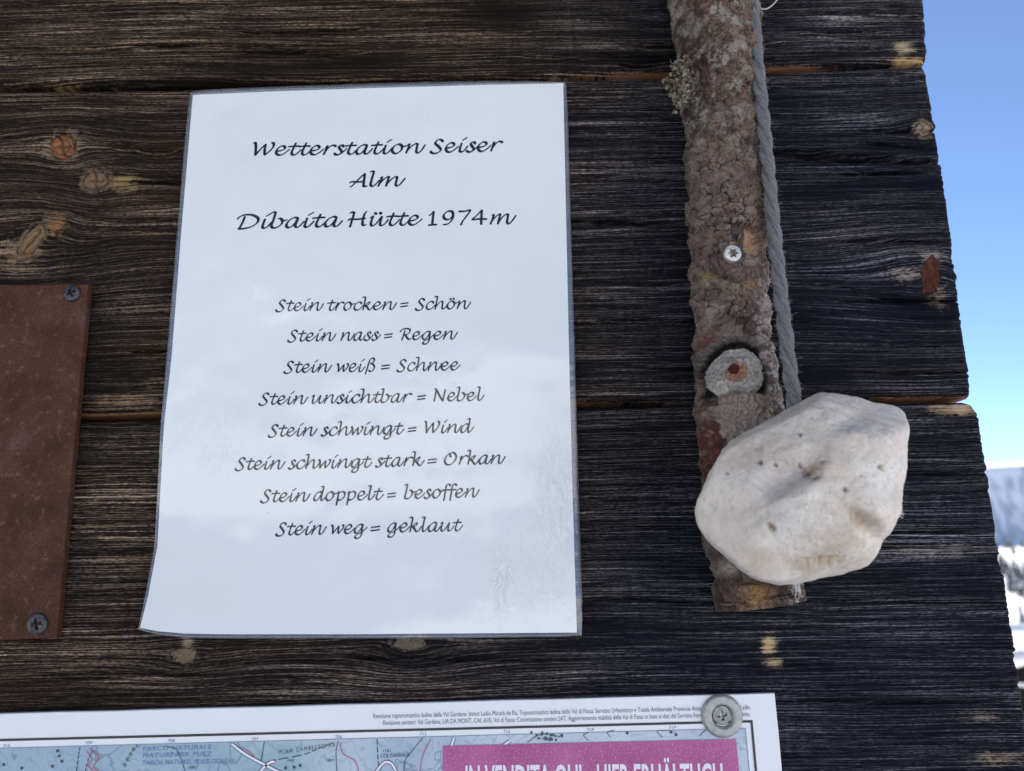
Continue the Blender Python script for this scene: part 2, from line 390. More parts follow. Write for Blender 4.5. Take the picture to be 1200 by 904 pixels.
    for (p, q, hw, dp) in CK:
        x0, z0 = wall_px(*p); x1, z1 = wall_px(*q)
        s = (X-x0)/(x1-x0); zz = z0+(z1-z0)*s + 0.0016*(fbm(X*40, X*0+z0*90, 5, 3)-0.5)*2
        prof = np.clip(np.sin(np.pi*np.clip(s, 0, 1)), 0, 1)**0.5*(s > 0)*(s < 1)
        wd = hw*MPP*(0.35+prof)*(0.5+fbm(X*70, X*0+z0*33, 6, 2))
        chk = np.maximum(chk, dp*prof*np.exp(-((Z-zz)/wd)**2))
    # random fine checks
    fine = sst(0.80, 0.92, vn(gu*9, wv*170, seed+21))*sst(0.45, 0.7, vn(gu*30, wv*40, seed+22))*0.0016
    # radial cracks in the knots
    for (c, a, bb, ang, colr) in KN[:4]:
        cx, cz = wall_px(*c); dx_, dz_ = X-cx, Z-cz
        for an, ln in (((112 if c[0] < 100 else 105), 1.15), (8, 0.75)) if ang == 0 else ((62, 0.8),):
            ca, sa = math.cos(R(an)), math.sin(R(an)); l = (dx_*ca+dz_*sa)/(max(a, bb)*MPP); o_ = -dx_*sa+dz_*ca
            chk = np.maximum(chk, 0.0034*np.exp(-((o_+0.0006*np.sin(l*4))/0.00045)**2)*(np.abs(l) < ln*0.9))
        rho = np.sqrt(((math.cos(R(ang))*dx_+math.sin(R(ang))*dz_)/(a*MPP))**2+((-math.sin(R(ang))*dx_+math.cos(R(ang))*dz_)/(bb*MPP))**2)
        chk = np.maximum(chk, 0.0014*np.exp(-((rho-1.0)/0.06)**2)*sst(.35,.6,fbm(np.arctan2(dz_, dx_)*1.2+3, rho*0, 9, 2)))
    ragged = 0.0012+0.0014*fbm(X*36, T*0+seed, seed+31, 4)
    rnd = 0.0045*np.clip(1-edge/(ragged*1.6), 0, 1)**2
    xr = (xe[:, None]-X); rnd = rnd + 0.003*np.clip(1-xr/0.003, 0, 1)**2
    Y = -(depth) + chk + fine + rnd
    # pale weathered areas
    pale = np.zeros_like(X)
    for (c, a, bb, al) in PALE:
        cx, cz = wall_px(*c); pale = np.maximum(pale, al*np.exp(-((X-cx)/(a*MPP))**2-((Z-cz)/(bb*MPP))**2))
    pale = pale - 0.5*sst(0.55, 0.8, fbm(X*7, gv*40, seed+80, 3))
    warm = np.clip(0.06+sst(0.15, -0.09, X)*0.9 + 0.45*(fbm(X*6, Z*22, seed+81, 3)-0.5) + sst(1.80, 1.92, Z)*0.25 - 0.45*sst(1.66, 1.55, Z)*sst(-0.2, -0.05, X), 0, 1)
    warm = np.where(knot > 0.3, 1, warm)
    nr, nc = X.shape
    front = np.stack([X, Y, Z], -1)
    # close the body: top, bottom and right end run back into the wall
    P = np.concatenate([np.stack([X[:1], Y[:1]*0+thick, Z[:1]], -1), front, np.stack([X[-1:], Y[-1:]*0+thick, Z[-1:]], -1)], 0)
    endc = P[:, -1:, :].copy(); endc[..., 1] = thick
    P = np.concatenate([P, endc], 1)
    def ex(a):
        a = np.concatenate([a[:1], a, a[-1:]], 0); return np.concatenate([a, a[:, -1:]], 1)
    tx = ex(tint.reshape(nr, nc*4)[:, :]).reshape(nr+2, -1)[:, :nc*4].reshape(nr+2, nc, 4); tx = np.concatenate([tx, tx[:, -1:]], 1); tx[0] = tx[-1] = (0.085, 0.032, 0.016, 1.0)
    at = dict(gu=ex(gu).ravel(), gv=ex(wv).ravel(), ridge=ex(rid).ravel(), warm=ex(warm).ravel(), pale=ex(pale).ravel(),
              seed=np.full(ex(gu).size, float(seed)), tint=tx.reshape(-1, 4))
    return mesh('plank', P.reshape(-1, 3), gridF(nr+2, nc+1), MWOOD, hut, True, at)

def line(px_pts, off=0.0):
    pts = np.array([wall_px(*p) for p in px_pts]); k = np.polyfit(pts[:, 0], pts[:, 1], 1 if len(pts) < 3 else 2)
    return lambda x: np.polyval(k, x)+off
gapA = [(0,100),(220,99.5),(520,95),(720,87),(905,79),(1080,75)]
gapB = [(0,492),(140,490),(690,474),(905,470),(1135,468)]
ends = {}
def rp(pts): 
    a = np.array([wall_px(x+4.5+7*min(max((y-460)/380, 0), 1), y) for x, y in pts]); o = np.argsort(a[:, 1]); return np.stack([a[o, 1], a[o, 0]], -1)
eA = rp([(1078,-60),(1080,0),(1084,40),(1085,74)])
eB = rp([(1081,78),(1087,110),(1094,150),(1099,186),(1102,194),(1108,240),(1115,290),(1122,350),(1130,410),(1137,455),(1138,464)])
eC = rp([(1135,471),(1143,482),(1152,540),(1163,620),(1168,650),(1178,720),(1187,790),(1194,850),(1197,904),(1205,990)])
lA, lB = line(gapA), line(gapB)
zA = float(lA(0.0)); zB = float(lB(0.0))
plank(lambda x: lA(x)+0.0013, lambda x: x*0+zA+0.19, -1.2, eA, 11)
plank(lambda x: lB(x)+0.0012, lambda x: lA(x)-0.0013, -1.2, eB, 23)
plank(lambda x: x*0+zB-0.205, lambda x: lB(x)-0.0012, -1.2, eC, 37)
# the planks above and below, out of the picture
def outer_plank(z0, z1, seed):
    nz, nx = 40, 120
    T, Sg = np.meshgrid(np.linspace(0, 1, nz), np.linspace(0, 1, nx), indexing='ij')
    X = -4.0+Sg*4.24; Z = z0+(z1-z0)*T; ed = np.minimum(T, 1-T)*(z1-z0)
    Y = 0.004*np.clip(1-ed/0.004, 0, 1)**2
    P = np.stack([X, Y, Z], -1)
    P = np.concatenate([P[:1]+[0, .07, 0], P, P[-1:]+[0, .07, 0]], 0); e = P[:, -1:].copy(); e[..., 1] = .07; P = np.concatenate([P, e], 1)
    nn = P.shape[0]*P.shape[1]; Xx = P[..., 0].ravel(); Zz = P[..., 2].ravel()
    mesh('plank', P.reshape(-1, 3), gridF(P.shape[0], P.shape[1]), MWOOD, hut, True,
         dict(gu=Xx, gv=Zz, ridge=vn(Xx*10, Zz*400, seed), warm=np.full(nn, .5), pale=np.zeros(nn), seed=np.full(nn, float(seed)), tint=np.zeros((nn, 4))))
z = zA+0.192
for k in range(4): outer_plank(z, z+0.188, 50+k); z += 0.19
z = zB-0.207
for k in range(7): outer_plank(z-0.188, z, 70+k); z -= 0.19
mdark = simple('dark_log_wood', (0.05, 0.04, 0.035), 0.8, 0, 0.4, 12, 0.4, 0.004)
mb = MB()
mb.box((-1.92, 2.08, 1.3), (4.2, 4.0, 2.6))  # unseen hut body, put in to keep the front in shade
mb.build('wall', mdark, hut)
mb = MB()
c, s = math.cos(R(14)), math.sin(R(14))
for sg in (-1, 1):
    mb.box((-2.0, 2.1+sg*1.48, 2.95), (5.0, 3.15, 0.12), [[1,0,0],[0,c,sg*s],[0,-sg*s,c]])  # unseen roof, eave drawn out to cut sky light on the wall
mb.build('roof', mdark, hut)
mb = MB()
for sg in (-1, 1):
    mb.box((-2.0, 2.1+sg*1.48, 3.14), (4.9, 3.05, 0.25), [[1,0,0],[0,c,sg*s],[0,-sg*s,c]])
mb.build('roof_snow', msnow, hut)

# ================================================================== LAMINATED NOTICE
notice = empty('laminated_notice', tuple(U(430, 745, -0.004)), 'white laminated sheet with black handwritten style lettering, curling at its lower left corner', 'notice')
def curl(x, z):
    t = np.clip((1.632-z)/0.075, 0, 1); t = t*t*(3-2*t)*0.5+t*t*0.5
    k = 0.0055+0.0085*np.clip((0.03-x)/0.21, 0, 1)
    return 0.0034 + k*t + 0.0009*np.sin(x*26+0.6)*np.sin(z*17+1.0) + 0.0007*np.sin(z*41+x*15)
def on_sheet(px, py, off=0.0):
    y = np.full(np.shape(np.asarray(px)+np.asarray(py)), -0.0034)
    for _ in range(6):
        P = U3(px, py, y); y = -curl(P[..., 0], P[..., 2])-off
    return U3(px, py, y)
def U3(px, py, y):
    px, py, y = np.broadcast_arrays(np.asarray(px, float), np.asarray(py, float), y)
    v = np.stack([(px-600)/FPX, (452-py)/FPX, -np.ones_like(px)], -1) @ CR.T
    return CAM + v*((y-CAM[1])/v[..., 1])[..., None]
def poly_at(pts, t):
    P = np.array(pts, float); d = np.concatenate([[0], np.cumsum(np.hypot(*np.diff(P, axis=0).T))]); d /= d[-1]
    return np.stack([np.interp(t, d, P[:, 0]), np.interp(t, d, P[:, 1])], -1)
def coons(top, bot, lef, rig, nu, nv):
    u = np.linspace(0, 1, nu); v = np.linspace(0, 1, nv)
    T_, B_ = poly_at(top, u), poly_at(bot, u); L_, R_ = poly_at(lef, v), poly_at(rig, v)
    uu = u[None, :, None]; vv = v[:, None, None]
    return (1-vv)*T_[None]+vv*B_[None]+(1-uu)*L_[:, None]+uu*R_[:, None]-((1-uu)*(1-vv)*T_[0]+uu*(1-vv)*T_[-1]+(1-uu)*vv*B_[0]+uu*vv*B_[-1])
pT = [(226,111.5),(330,107),(450,103),(560,100),(660,98)]; pB = [(164,736),(185,740),(215,742.5),(260,743.5),(400,743.5),(540,742.5),(676,741.5)]
pL = [(226,111.5),(213,265),(201,420),(192,500),(184.5,640),(173.5,699),(164,736)]; pR = [(660,98),(663.5,260),(667,420),(671,580),(676,741.5)]
fT = [(221.5,106),(330,101.5),(450,97.5),(560,95),(664.5,95.5)]; fB = [(161,738.5),(185,744.5),(215,747.5),(260,748.5),(400,748.5),(540,748),(684,746.5)]
fL = [(221.5,106),(208,265),(195,420),(188,500),(181,640),(170,699),(161,738.5)]; fR = [(664.5,95.5),(669,260),(674,420),(679,600),(684,746.5)]
def glossy_sheet(name, col, tint2, ink=False):
    m, t, b = M(name); g = G(t); o = g.obj()
    n = g.noise(o, 30, 4)
    t.links.new(g.mix(n, col, tint2), b.inputs['Base Color'])
    if not ink:                                     # a few specks of dirt under the film
        sp = g.noise(g.scale(o, (1, 1, 0.6)), 210, 2, 0.4)
        f = g.math('MULTIPLY', g.math('SUBTRACT', sp, 0.80, clamp=True), 9, clamp=True)
        t.links.new(g.mix(f, b.inputs['Base Color'].links[0].from_socket, (0.10, 0.09, 0.07)), b.inputs['Base Color'])
    b.inputs['Roughness'].default_value = 0.10; b.inputs['Specular IOR Level'].default_value = 0.72
    w1 = g.noise(o, 9, 3, 0.5); w2 = g.noise(g.scale(o, (1, 1, 0.45)), 190, 3, 0.6)
    msk = g.noise(g.scale(o, (1, 1, 0.5)), 14, 3, 0.6)
    h = g.math('ADD', g.math('MULTIPLY', w1, 1.0), g.math('MULTIPLY', g.math('MULTIPLY', w2, 0.055), g.math('MULTIPLY', g.math('SUBTRACT', msk, 0.42, clamp=True), 6, clamp=True)))
    if not ink:
        cr_ = g.noise(g.scale(o, (1.0, 1.0, 0.35)), 420, 4, 0.65, 0.6)
        h = g.math('ADD', h, g.math('MULTIPLY', g.math('MULTIPLY', cr_, g.attr('crinkle')), 0.30))
    t.links.new(g.bump(h, 1.0, 0.006), b.inputs['Normal'])
    return m
mpaper = glossy_sheet('laminated_paper', (0.77, 0.79, 0.745), (0.81, 0.825, 0.785))
mink = glossy_sheet('laminated_ink', (0.010, 0.010, 0.012), (0.016, 0.016, 0.018), True)
Q = coons(pT, pB, pL, pR, 90, 130); P = on_sheet(Q[..., 0], Q[..., 1])
crk_ = sum(a_*np.exp(-((Q[..., 0]-x_)/rx_)**2-((Q[..., 1]-y_)/ry_)**2) for x_, y_, rx_, ry_, a_ in ((588,690,12,42,1.0),(650,570,26,70,.7),(640,690,40,50,.35),(250,520,40,60,.3),(480,140,120,20,.25)))
mesh('paper', P.reshape(-1, 3), gridF(130, 90, True), mpaper, notice, True, dict(crinkle=crk_.ravel()))
# clear film margin round the paper
mfilm, t, b = M('clear_film'); g = G(t)
out = t.nodes['Material Output']; tr = g.n('ShaderNodeBsdfTransparent'); tr.inputs[0].default_value = (0.93, 0.95, 0.97, 1)
gl = g.n('ShaderNodeBsdfGlossy'); gl.inputs['Roughness'].default_value = 0.07
df = g.n('ShaderNodeBsdfDiffuse'); df.inputs[0].default_value = (0.75, 0.77, 0.8, 1)
fr = g.n('ShaderNodeFresnel'); fr.inputs[0].default_value = 1.5
nb = g.bump(g.noise(g.obj(), 50, 3), 0.4, 0.002); t.links.new(nb, gl.inputs['Normal'])
mx = g.n('ShaderNodeMixShader'); g.put(mx.inputs[0], g.math('MULTIPLY', fr.outputs[0], 2.2)); t.links.new(tr.outputs[0], mx.inputs[1]); t.links.new(gl.outputs[0], mx.inputs[2])
m2 = g.n('ShaderNodeMixShader'); g.put(m2.inputs[0], g.math('ADD', 0.05, g.math('MULTIPLY', g.noise(g.obj(), 60, 3), 0.13))); t.links.new(mx.outputs[0], m2.inputs[1]); t.links.new(df.outputs[0], m2.inputs[2])
t.links.new(m2.outputs[0], out.inputs[0])
def ring(px):
    a = [poly_at(e, np.linspace(0, 1, 60)) for e in px]
    return np.concatenate([a[0][:-1], a[3][:-1], a[1][::-1][:-1], a[2][::-1][:-1]])
ri, ro = ring((pT, pB, pL, pR)), ring((fT, fB, fL, fR))
n = len(ri)
# round the outer corners
for k in (0, 59, 118, 177):
    for q in range(-3, 4):
        i = (k+q) % n; ro[i] = ro[i]+(ri[i]-ro[i])*0.28*(1-abs(q)/4)
mid = (ri+ro)/2
layers = [on_sheet(ri[:, 0], ri[:, 1], -0.00015), on_sheet(mid[:, 0], mid[:, 1], 0.0001), on_sheet(ro[:, 0], ro[:, 1], 0.0), on_sheet(ro[:, 0], ro[:, 1], -0.0004), on_sheet(ri[:, 0], ri[:, 1], -0.0005)]
mesh('film_edge', np.concatenate(layers), gridF(5, n, False, True), mfilm, notice)

# ---- handwriting: broad-nib strokes, x-height 100, slant built in
GL = {
'e': ([[(14,42),(55,50),(84,70),(80,94),(54,99),(24,74),(10,36),(22,6),(52,0),(90,25),(126,62)]],118),
't': ([[(62,132),(42,75),(28,25),(38,2),(62,3),(94,36),(112,60)],[(-2,90),(40,96),(98,97)]],92),
'r': ([[(22,62),(38,98),(32,70),(8,-2)],[(14,20),(44,68),(74,98),(100,99),(112,88)]],104),
's': ([[(76,82),(66,102),(38,90),(44,62),(60,34),(50,4),(20,-6),(-2,10)],[(-2,10),(18,-5),(58,10),(92,46),(108,66)]],92),
'a': ([[(102,93),(74,102),(36,80),(10,36),(14,4),(38,1),(70,32),(100,92)],[(102,98),(90,52),(80,14),(94,0),(118,14),(150,60)]],140),
'i': ([[(36,94),(22,42),(18,10),(34,-2),(60,16),(92,62)],[(44,122),(52,128),(86,154)]],82),
'o': ([[(64,100),(30,82),(10,38),(24,3),(56,2),(90,36),(97,76),(74,99),(58,98)],[(84,90),(96,76),(116,74),(142,84)]],128),
'n': ([[(18,86),(32,98),(28,70),(4,-2)],[(10,16),(46,66),(82,97),(104,95),(100,60),(95,16),(110,0),(136,20),(174,86)]],160),
'S': ([[(106,116),(86,138),(52,130),(38,98),(64,66),(86,30),(62,-4),(22,-12),(-4,4),(0,18)]],122),
'W': ([[(0,138),(15,132),(20,70),(20,0)],[(20,0),(60,64),(104,122)],[(104,122),(98,60),(102,2)],[(102,2),(140,42),(172,92),(174,128),(160,138)]],190),
'l': ([[(14,156),(32,164),(50,160)],[(48,162),(31,80),(22,20),(36,0),(62,16),(98,66)]],86),
'm': ([[(18,86),(32,98),(26,66),(2,-2)],[(8,18),(44,68),(76,97),(92,95),(82,55),(70,-2)],[(76,18),(112,70),(146,97),(164,92),(158,50),(154,15),(168,0),(194,20),(236,84)]],220),
'A': ([[(0,-5),(22,12),(78,88),(124,140)],[(124,140),(121,80),(117,10),(130,-2),(148,6)],[(-8,40),(16,52),(70,50),(124,52)]],156),
'D': ([[(0,98),(20,125),(62,142),(120,138),(166,106),(164,60),(115,15),(50,-2),(10,-2)],[(60,124),(42,60),(18,0)]],190),
'b': ([[(4,154),(22,164),(40,160)],[(38,162),(22,80),(8,22),(20,0),(52,2),(88,36),(96,74),(76,96),(62,92)],[(88,84),(96,74),(112,72),(134,82)]],122),
'H': ([[(14,138),(34,148),(56,142)],[(53,143),(38,75),(18,-8)],[(162,155),(146,132),(130,72),(128,20),(140,6),(160,15)],[(0,60),(16,75),(70,72),(152,80)]],186),
'u': ([[(6,84),(24,97),(30,92),(18,50),(15,12),(30,0),(60,22),(106,92)],[(112,97),(98,46),(94,12),(110,0),(136,18),(166,62)]],152),
'1': ([[(6,100),(38,130),(46,144),(40,72),(34,4)],[(0,0),(36,3),(74,5)]],128),
'9': ([[(96,110),(86,140),(46,142),(12,106),(18,66),(55,56),(90,88),(98,124),(90,62),(55,14),(6,0)]],150),
'7': ([[(0,140),(50,140),(102,148),(68,88),(32,32),(16,-6)]],124),
'4': ([[(86,150),(42,96),(0,54),(60,55),(128,52)],[(87,150),(80,75),(78,-2)]],160),
'c': ([[(94,76),(88,97),(56,97),(22,68),(8,30),(22,2),(56,0),(94,28),(122,60)]],108),
'k': ([[(0,156),(18,164),(40,160)],[(38,162),(25,80),(8,-2)],[(18,34),(50,74),(80,97),(88,88),(70,62),(40,50)],[(42,50),(62,30),(80,2),(104,6),(146,64)]],132),
'h': ([[(0,156),(18,164),(40,160)],[(38,162),(25,80),(6,-2)],[(14,18),(46,66),(82,97),(102,92),(98,50),(95,12),(110,0),(134,18),(168,64)]],150),
'=': ([[(6,62),(60,65),(118,70)],[(0,25),(55,28),(110,33)]],120),
'R': ([[(0,98),(25,130),(75,142),(118,128),(114,92),(78,66),(48,62)],[(60,120),(42,55),(22,-6)],[(62,62),(86,26),(106,5),(136,14)]],146),
'g': ([[(102,93),(74,102),(36,80),(10,38),(14,8),(38,5),(70,36),(100,92)],[(103,98),(92,40),(86,-18),(62,-52),(26,-56),(14,-36),(40,-12),(86,10),(126,40),(152,70)]],140),
'w': ([[(0,92),(14,98),(24,66),(24,0)],[(24,0),(60,50),(92,88)],[(92,88),(86,40),(88,0)],[(88,0),(126,40),(146,76),(140,98),(126,95)]],152),
'ß': ([[(14,-36),(38,40),(60,118),(86,160),(116,160),(126,138),(108,110),(80,98)],[(80,98),(112,84),(126,48),(106,10),(76,-1),(56,12)]],142),
'N': ([[(26,142),(13,60),(0,-3)],[(8,148),(28,138),(68,60),(106,-2)],[(106,-2),(122,70),(138,140)]],160),
'O': ([[(58,132),(25,105),(0,56),(12,10),(52,-3),(102,25),(132,76),(126,120),(96,142),(68,130),(62,104),(74,94)]],160),
'p': ([[(12,78),(30,98),(28,68),(8,-56)],[(18,58),(50,90),(84,98),(105,76),(95,34),(64,4),(32,4),(16,16)]],126),
'f': ([[(92,138),(78,155),(52,150),(38,110),(28,50),(12,-36)],[(-4,88),(40,90),(88,89)]],74),
'd': ([[(102,93),(74,102),(36,80),(10,36),(14,4),(38,1),(70,32),(102,92)],[(86,156),(104,164),(122,160)],[(120,162),(105,85),(92,20),(102,0),(124,14),(166,66)]],142),
}
GL['ü'] = (GL['u'][0]+[[(48,136),(54,129),(60,122)],[(92,138),(98,131),(104,124)]], GL['u'][1])
GL['ö'] = (GL['o'][0]+[[(44,134),(50,127),(56,120)],[(84,136),(90,129),(96,122)]], GL['o'][1])
NIB, WMAX, WMIN = R(38), 26.0, 12.0
layer = [0]
def ribbon(P2, thick):
    """flat broad-nib stroke in glyph units -> verts, quads"""
    T = np.gradient(P2, axis=0); th = np.arctan2(T[:, 1], T[:, 0])
    hw = 0.5*np.sqrt((WMAX*np.sin(th-NIB))**2+WMIN**2)*thick
    N = np.stack([-np.sin(th), np.cos(th)], -1)
    L_ = P2+N*hw[:, None]; R_ = P2-N*hw[:, None]
    d0 = np.array([math.cos(th[0]), math.sin(th[0])])*hw[0]*0.7; d1 = np.array([math.cos(th[-1]), math.sin(th[-1])])*hw[-1]*0.7
    V = np.concatenate([[P2[0]-d0], np.stack([L_, R_], 1).reshape(-1, 2), [P2[-1]+d1]])
    F = [(0, 2, 1)] + [(1+2*i, 2+2*i, 4+2*i, 3+2*i) for i in range(len(P2)-1)] + [(len(V)-3, len(V)-2, len(V)-1)]
    return V, F
def write_words(name, words, xh, thick=1.0):
    Vs, Fs = [], []
    for (txt, xa, xb, ya, yb) in words:
        A = on_sheet(xa, ya); B = on_sheet(xb, yb); A2, B2 = A[[0, 2]], B[[0, 2]]
        ln = np.linalg.norm(B2-A2); ex_ = (B2-A2)/ln; ez_ = np.array([-ex_[1], ex_[0]])
        x = 0; strokes = []
        for ch in txt:
            st, adv = GL[ch]
            strokes += [catmull(s, 7)+[x, 0] for s in st]; x += adv
        lo = min(s[:, 0].min() for s in strokes)-5; hi = max(s[:, 0].max() for s in strokes)+5
        sx = ln/(hi-lo)
        for s in strokes:
            V, F = ribbon(s, thick)
            q = A2+((V[:, :1]-lo)*sx)*ex_+(V[:, 1:]*xh/100)*ez_
            layer[0] += 1
            y = -curl(q[:, 0], q[:, 1])-0.00012-1.5e-7*layer[0]
            n0 = sum(len(v) for v in Vs)
            Vs.append(np.stack([q[:, 0], y, q[:, 1]], -1)); Fs += [tuple(i+n0 for i in f) for f in F]
    return mesh(name, np.concatenate(Vs), Fs, mink, notice, False)
XH, XB = 0.00555, 0.00425
write_words('heading', [('Wetterstation',296,499,182.3,179.2),('Seiser',504,589.5,179.0,177.0)], XH)
write_words('heading', [('Alm',408.5,475.5,219.0,218.0)], XH)
write_words('heading', [('Dibaita',277,402,268.3,265.4),('Hütte',407,495.5,265.5,263.6),('1974m',501.5,605.5,264.2,262.2)], XH)
for wd in ([('Stein',323,379.5,364.6,363.8),('trocken',383,465.2,364,362.9),('=',468.9,479,362,361.5),('Schön',486.6,552.2,363,361.8)],
           [('Stein',337,394,400.2,399.4),('nass',399,446.5,399.4,398.6),('=',450,460.5,398.4,398),('Regen',468.3,536.6,398.6,397.6)],
           [('Stein',332.5,389,436.8,436),('weiß',394,439,436,435.4),('=',446.3,457.2,435,434.6),('Schnee',464.8,540,435,433.6)],
           [('Stein',303.3,361,474.2,473.4),('unsichtbar',365,482.8,473,471.2),('=',488.7,499.5,470.8,470.4),('Nebel',508.3,568,470.2,469.4)],
           [('Stein',314,372,511.6,510.6),('schwingt',376,474,510.8,508.6),('=',477.7,488.4,508.4,508),('Wind',497.3,556,507.6,506.8)],
           [('Stein',275.3,334.2,550.6,549.6),('schwingt',337.5,436.5,549.6,547.6),('stark',439.6,498,547.2,545.6),('=',500.8,512.2,545.4,545),('Orkan',520.7,592.9,544.8,543.2)],
           [('Stein',305.2,363.7,588.4,587.4),('doppelt',367.5,449.8,586.9,585.6),('=',453.4,464.4,585.4,585),('besoffen',473.6,562.4,584.6,582.4)],
           [('Stein',323,382.5,627.2,626.2),('weg',387,430.6,625.8,625),('=',434,445.9,624.8,624.2),('geklaut',454,542.6,623.8,622.2)]):
    write_words('text_line', wd, XB, 0.92)

# ================================================================== SCREW HEADS
def head(name, c, r, mat, parent, kind, dome, rec, rot=0.0, thick=0.001, flat=0.0):
    """screw head facing -y with a modelled drive recess"""
    nr_, nth = 34, 120
    rho = np.linspace(0, 1, nr_)[:, None]; a = np.linspace(0, 2*np.pi, nth, endpoint=False)[None, :]
    x, zz = rho*np.cos(a-rot), rho*np.sin(a-rot); x = x+0*a; zz = zz+0*a
    if kind == 'cross':
        d = np.minimum(np.maximum(np.abs(x)-0.50, np.abs(zz)-0.13), np.maximum(np.abs(zz)-0.50, np.abs(x)-0.13))
        ins = sst(0.03, -0.03, d)*(0.55+0.45*sst(0.55, 0.0, rho))
    else:
        ins = sst(0.04, -0.04, rho-(0.44+0.095*np.cos(6*a)))*(1-0.45*sst(0.2, 0.05, rho))
    h = thick+dome*(1-rho**2) - rec*ins - thick*np.clip((rho-0.9)/0.1, 0, 1)**2
    xw = r*rho*np.cos(a); zw = r*rho*np.sin(a)
    V = np.stack([c[0]+xw, c[1]-h, c[2]+zw], -1)
    rim = V[-1:].copy(); rim[..., 1] = c[1]+0.002
    V = np.concatenate([V, rim], 0)
    return mesh(name, V.reshape(-1, 3), gridF(nr_+1, nth, False, True), mat, parent)
def metal(name, c1, c2, rough, met=0.9, sc=600):
    m, t, b = M(name); g = G(t); n = g.noise(g.obj(), sc, 5, 0.65)
    t.links.new(g.mix(g.ramp(n, [(0.38, 0.0), (0.62, 1.0)]), c1, c2), b.inputs['Base Color'])
    b.inputs['Metallic'].default_value = met; b.inputs['Roughness'].default_value = rough
    t.links.new(g.bump(n, 0.3, 0.0003), b.inputs['Normal']); return m
mblk = metal('dark_oxidised_steel', (0.03, 0.03, 0.034), (0.10, 0.095, 0.10), 0.5, 0.6)
mzinc = metal('zinc_screw', (0.42, 0.40, 0.35), (0.74, 0.72, 0.64), 0.42, 0.6, 900)
mgrey = metal('dull_zinc', (0.33, 0.34, 0.31), (0.44, 0.45, 0.42), 0.55, 0.55, 350)

# ================================================================== RUSTY METAL PLATE
pc = [(103.5,332.5),(66,748),(-330,764),(-300,340)]
PW = [U(x, y, -0.0055) for x, y in pc]
plate = empty('rusty_plate', tuple(PW[1]), 'rust brown metal plate screwed to the planks left of the notice', 'metal plate')
m, t, b = M('rusted_steel'); g = G(t); o = g.obj()
n1 = g.noise(o, 900, 4, 0.7); n2 = g.noise(o, 45, 5, 0.6); n3 = g.noise(o, 260, 4, 0.6)
c = g.mix(g.ramp(n2, [(0.35, 0.0), (0.68, 1.0)]), (0.060, 0.025, 0.016), (0.120, 0.052, 0.032))
c = g.mix(g.ramp(n1, [(0.50, 0.0), (0.66, 1.0)]), c, (0.030, 0.016, 0.013))
c = g.mix(g.math('MULTIPLY', g.ramp(n3, [(0.56, 0.0), (0.70, 1.0)]), 0.6), c, (0.20, 0.10, 0.07))
c = g.mix(g.ramp(g.noise(o, 22, 4), [(0.60, 0.0), (0.78, 0.5)]), c, (0.17, 0.15, 0.16))
t.links.new(c, b.inputs['Base Color']); b.inputs['Roughness'].default_value = 0.62; b.inputs['Metallic'].default_value = 0.0; b.inputs['Specular IOR Level'].default_value = 0.08
t.links.new(g.bump(g.math('ADD', n1, g.math('MULTIPLY', n3, 0.7)), 0.6, 0.0006), b.inputs['Normal']); mrust = m
def slab(name, corners, thick, bev, mat, parent, seg=3):
    """bevelled plate from four front corners (clockwise from top right seen from -y)"""
    Pc = np.array(corners); cen = Pc.mean(0); per = []
    n = 24; k = len(Pc)
    for i in range(k):
        a, bq = Pc[i], Pc[(i+1) % k]
        per += [a+(bq-a)*q/n for q in range(n)]
    per = np.array(per); per[:, 0] += 0.00012*np.sin(np.arange(len(per))*1.7); per[:, 2] += 0.00012*np.sin(np.arange(len(per))*2.3)
    inw = cen-per; inw /= np.linalg.norm(inw, axis=1)[:, None]
    rows = [per+inw*bev*1.2, per+inw*bev*0.35+[0, bev*0.3, 0], per+[0, bev, 0], per+[0, thick, 0]]
    V = np.concatenate(rows+[[cen]]); m_ = len(per)
    F = [tuple(f) for f in gridF(4, m_, True, True)]; F += [(4*m_, (i+1) % m_, i) for i in range(m_)]
    F += [tuple(range(3*m_, 4*m_))]
    bm_o = mesh(name, V, F, mat, parent, False)
    return bm_o
slab('plate', PW, 0.0042, 0.0009, mrust, plate)
head('screw', U(85.5, 344.5, -0.0054), 0.0046, mblk, plate, 'cross', 0.0008, 0.0030, 0.5, 0.0014)
head('screw', U(45, 731.5, -0.0054), 0.0051, mblk, plate, 'cross', 0.0008, 0.0030, 0.25, 0.0014)

# ================================================================== BRANCH WITH BARK
LF = [(-120,776),(0,785),(48,791),(100,797),(146,802),(195,806),(293,810),(370,814),(417,816),(470,814),(500,817),(560,823),(640,831),(690,837),(730,841)]
RF = [(-120,872),(0,886),(48,889),(100,891),(146,892),(195,894),(293,897),(370,902),(417,907),(470,914),(500,914),(560,921),(640,931),(690,939),(730,943)]
branch = empty('bark_branch', tuple(U(890, 708, -0.012)), 'upright knotty branch with cracked brown bark, fixed to the planks beside the rope', 'branch')
YC = -0.017
py_end = 709.0
pys = np.concatenate([np.linspace(-260, -20, 50, endpoint=False), np.arange(-20, py_end-3, 0.95), np.linspace(py_end-3, py_end, 6)])
th = np.concatenate([np.linspace(-1.9, 1.9, 330), np.linspace(1.9, 2*np.pi-1.9, 40)[1:-1]])
TH, PYs = np.meshgrid(th, pys)
lf, rf = interp(LF, pys), interp(RF, pys)
lf = lf+5.0*(fbm(pys/16, pys*0+1, 3, 3)-.5)*2; rf = rf+5.0*(fbm(pys/16, pys*0+9, 4, 3)-.5)*2
endtilt = -6*np.sin(TH)                                              # the saw cut runs a little upwards to the right
PYt = PYs + endtilt*np.clip((PYs-600)/109, 0, 1)**3
cl = U(lf, pys, YC); cr = U(rf, pys, YC)
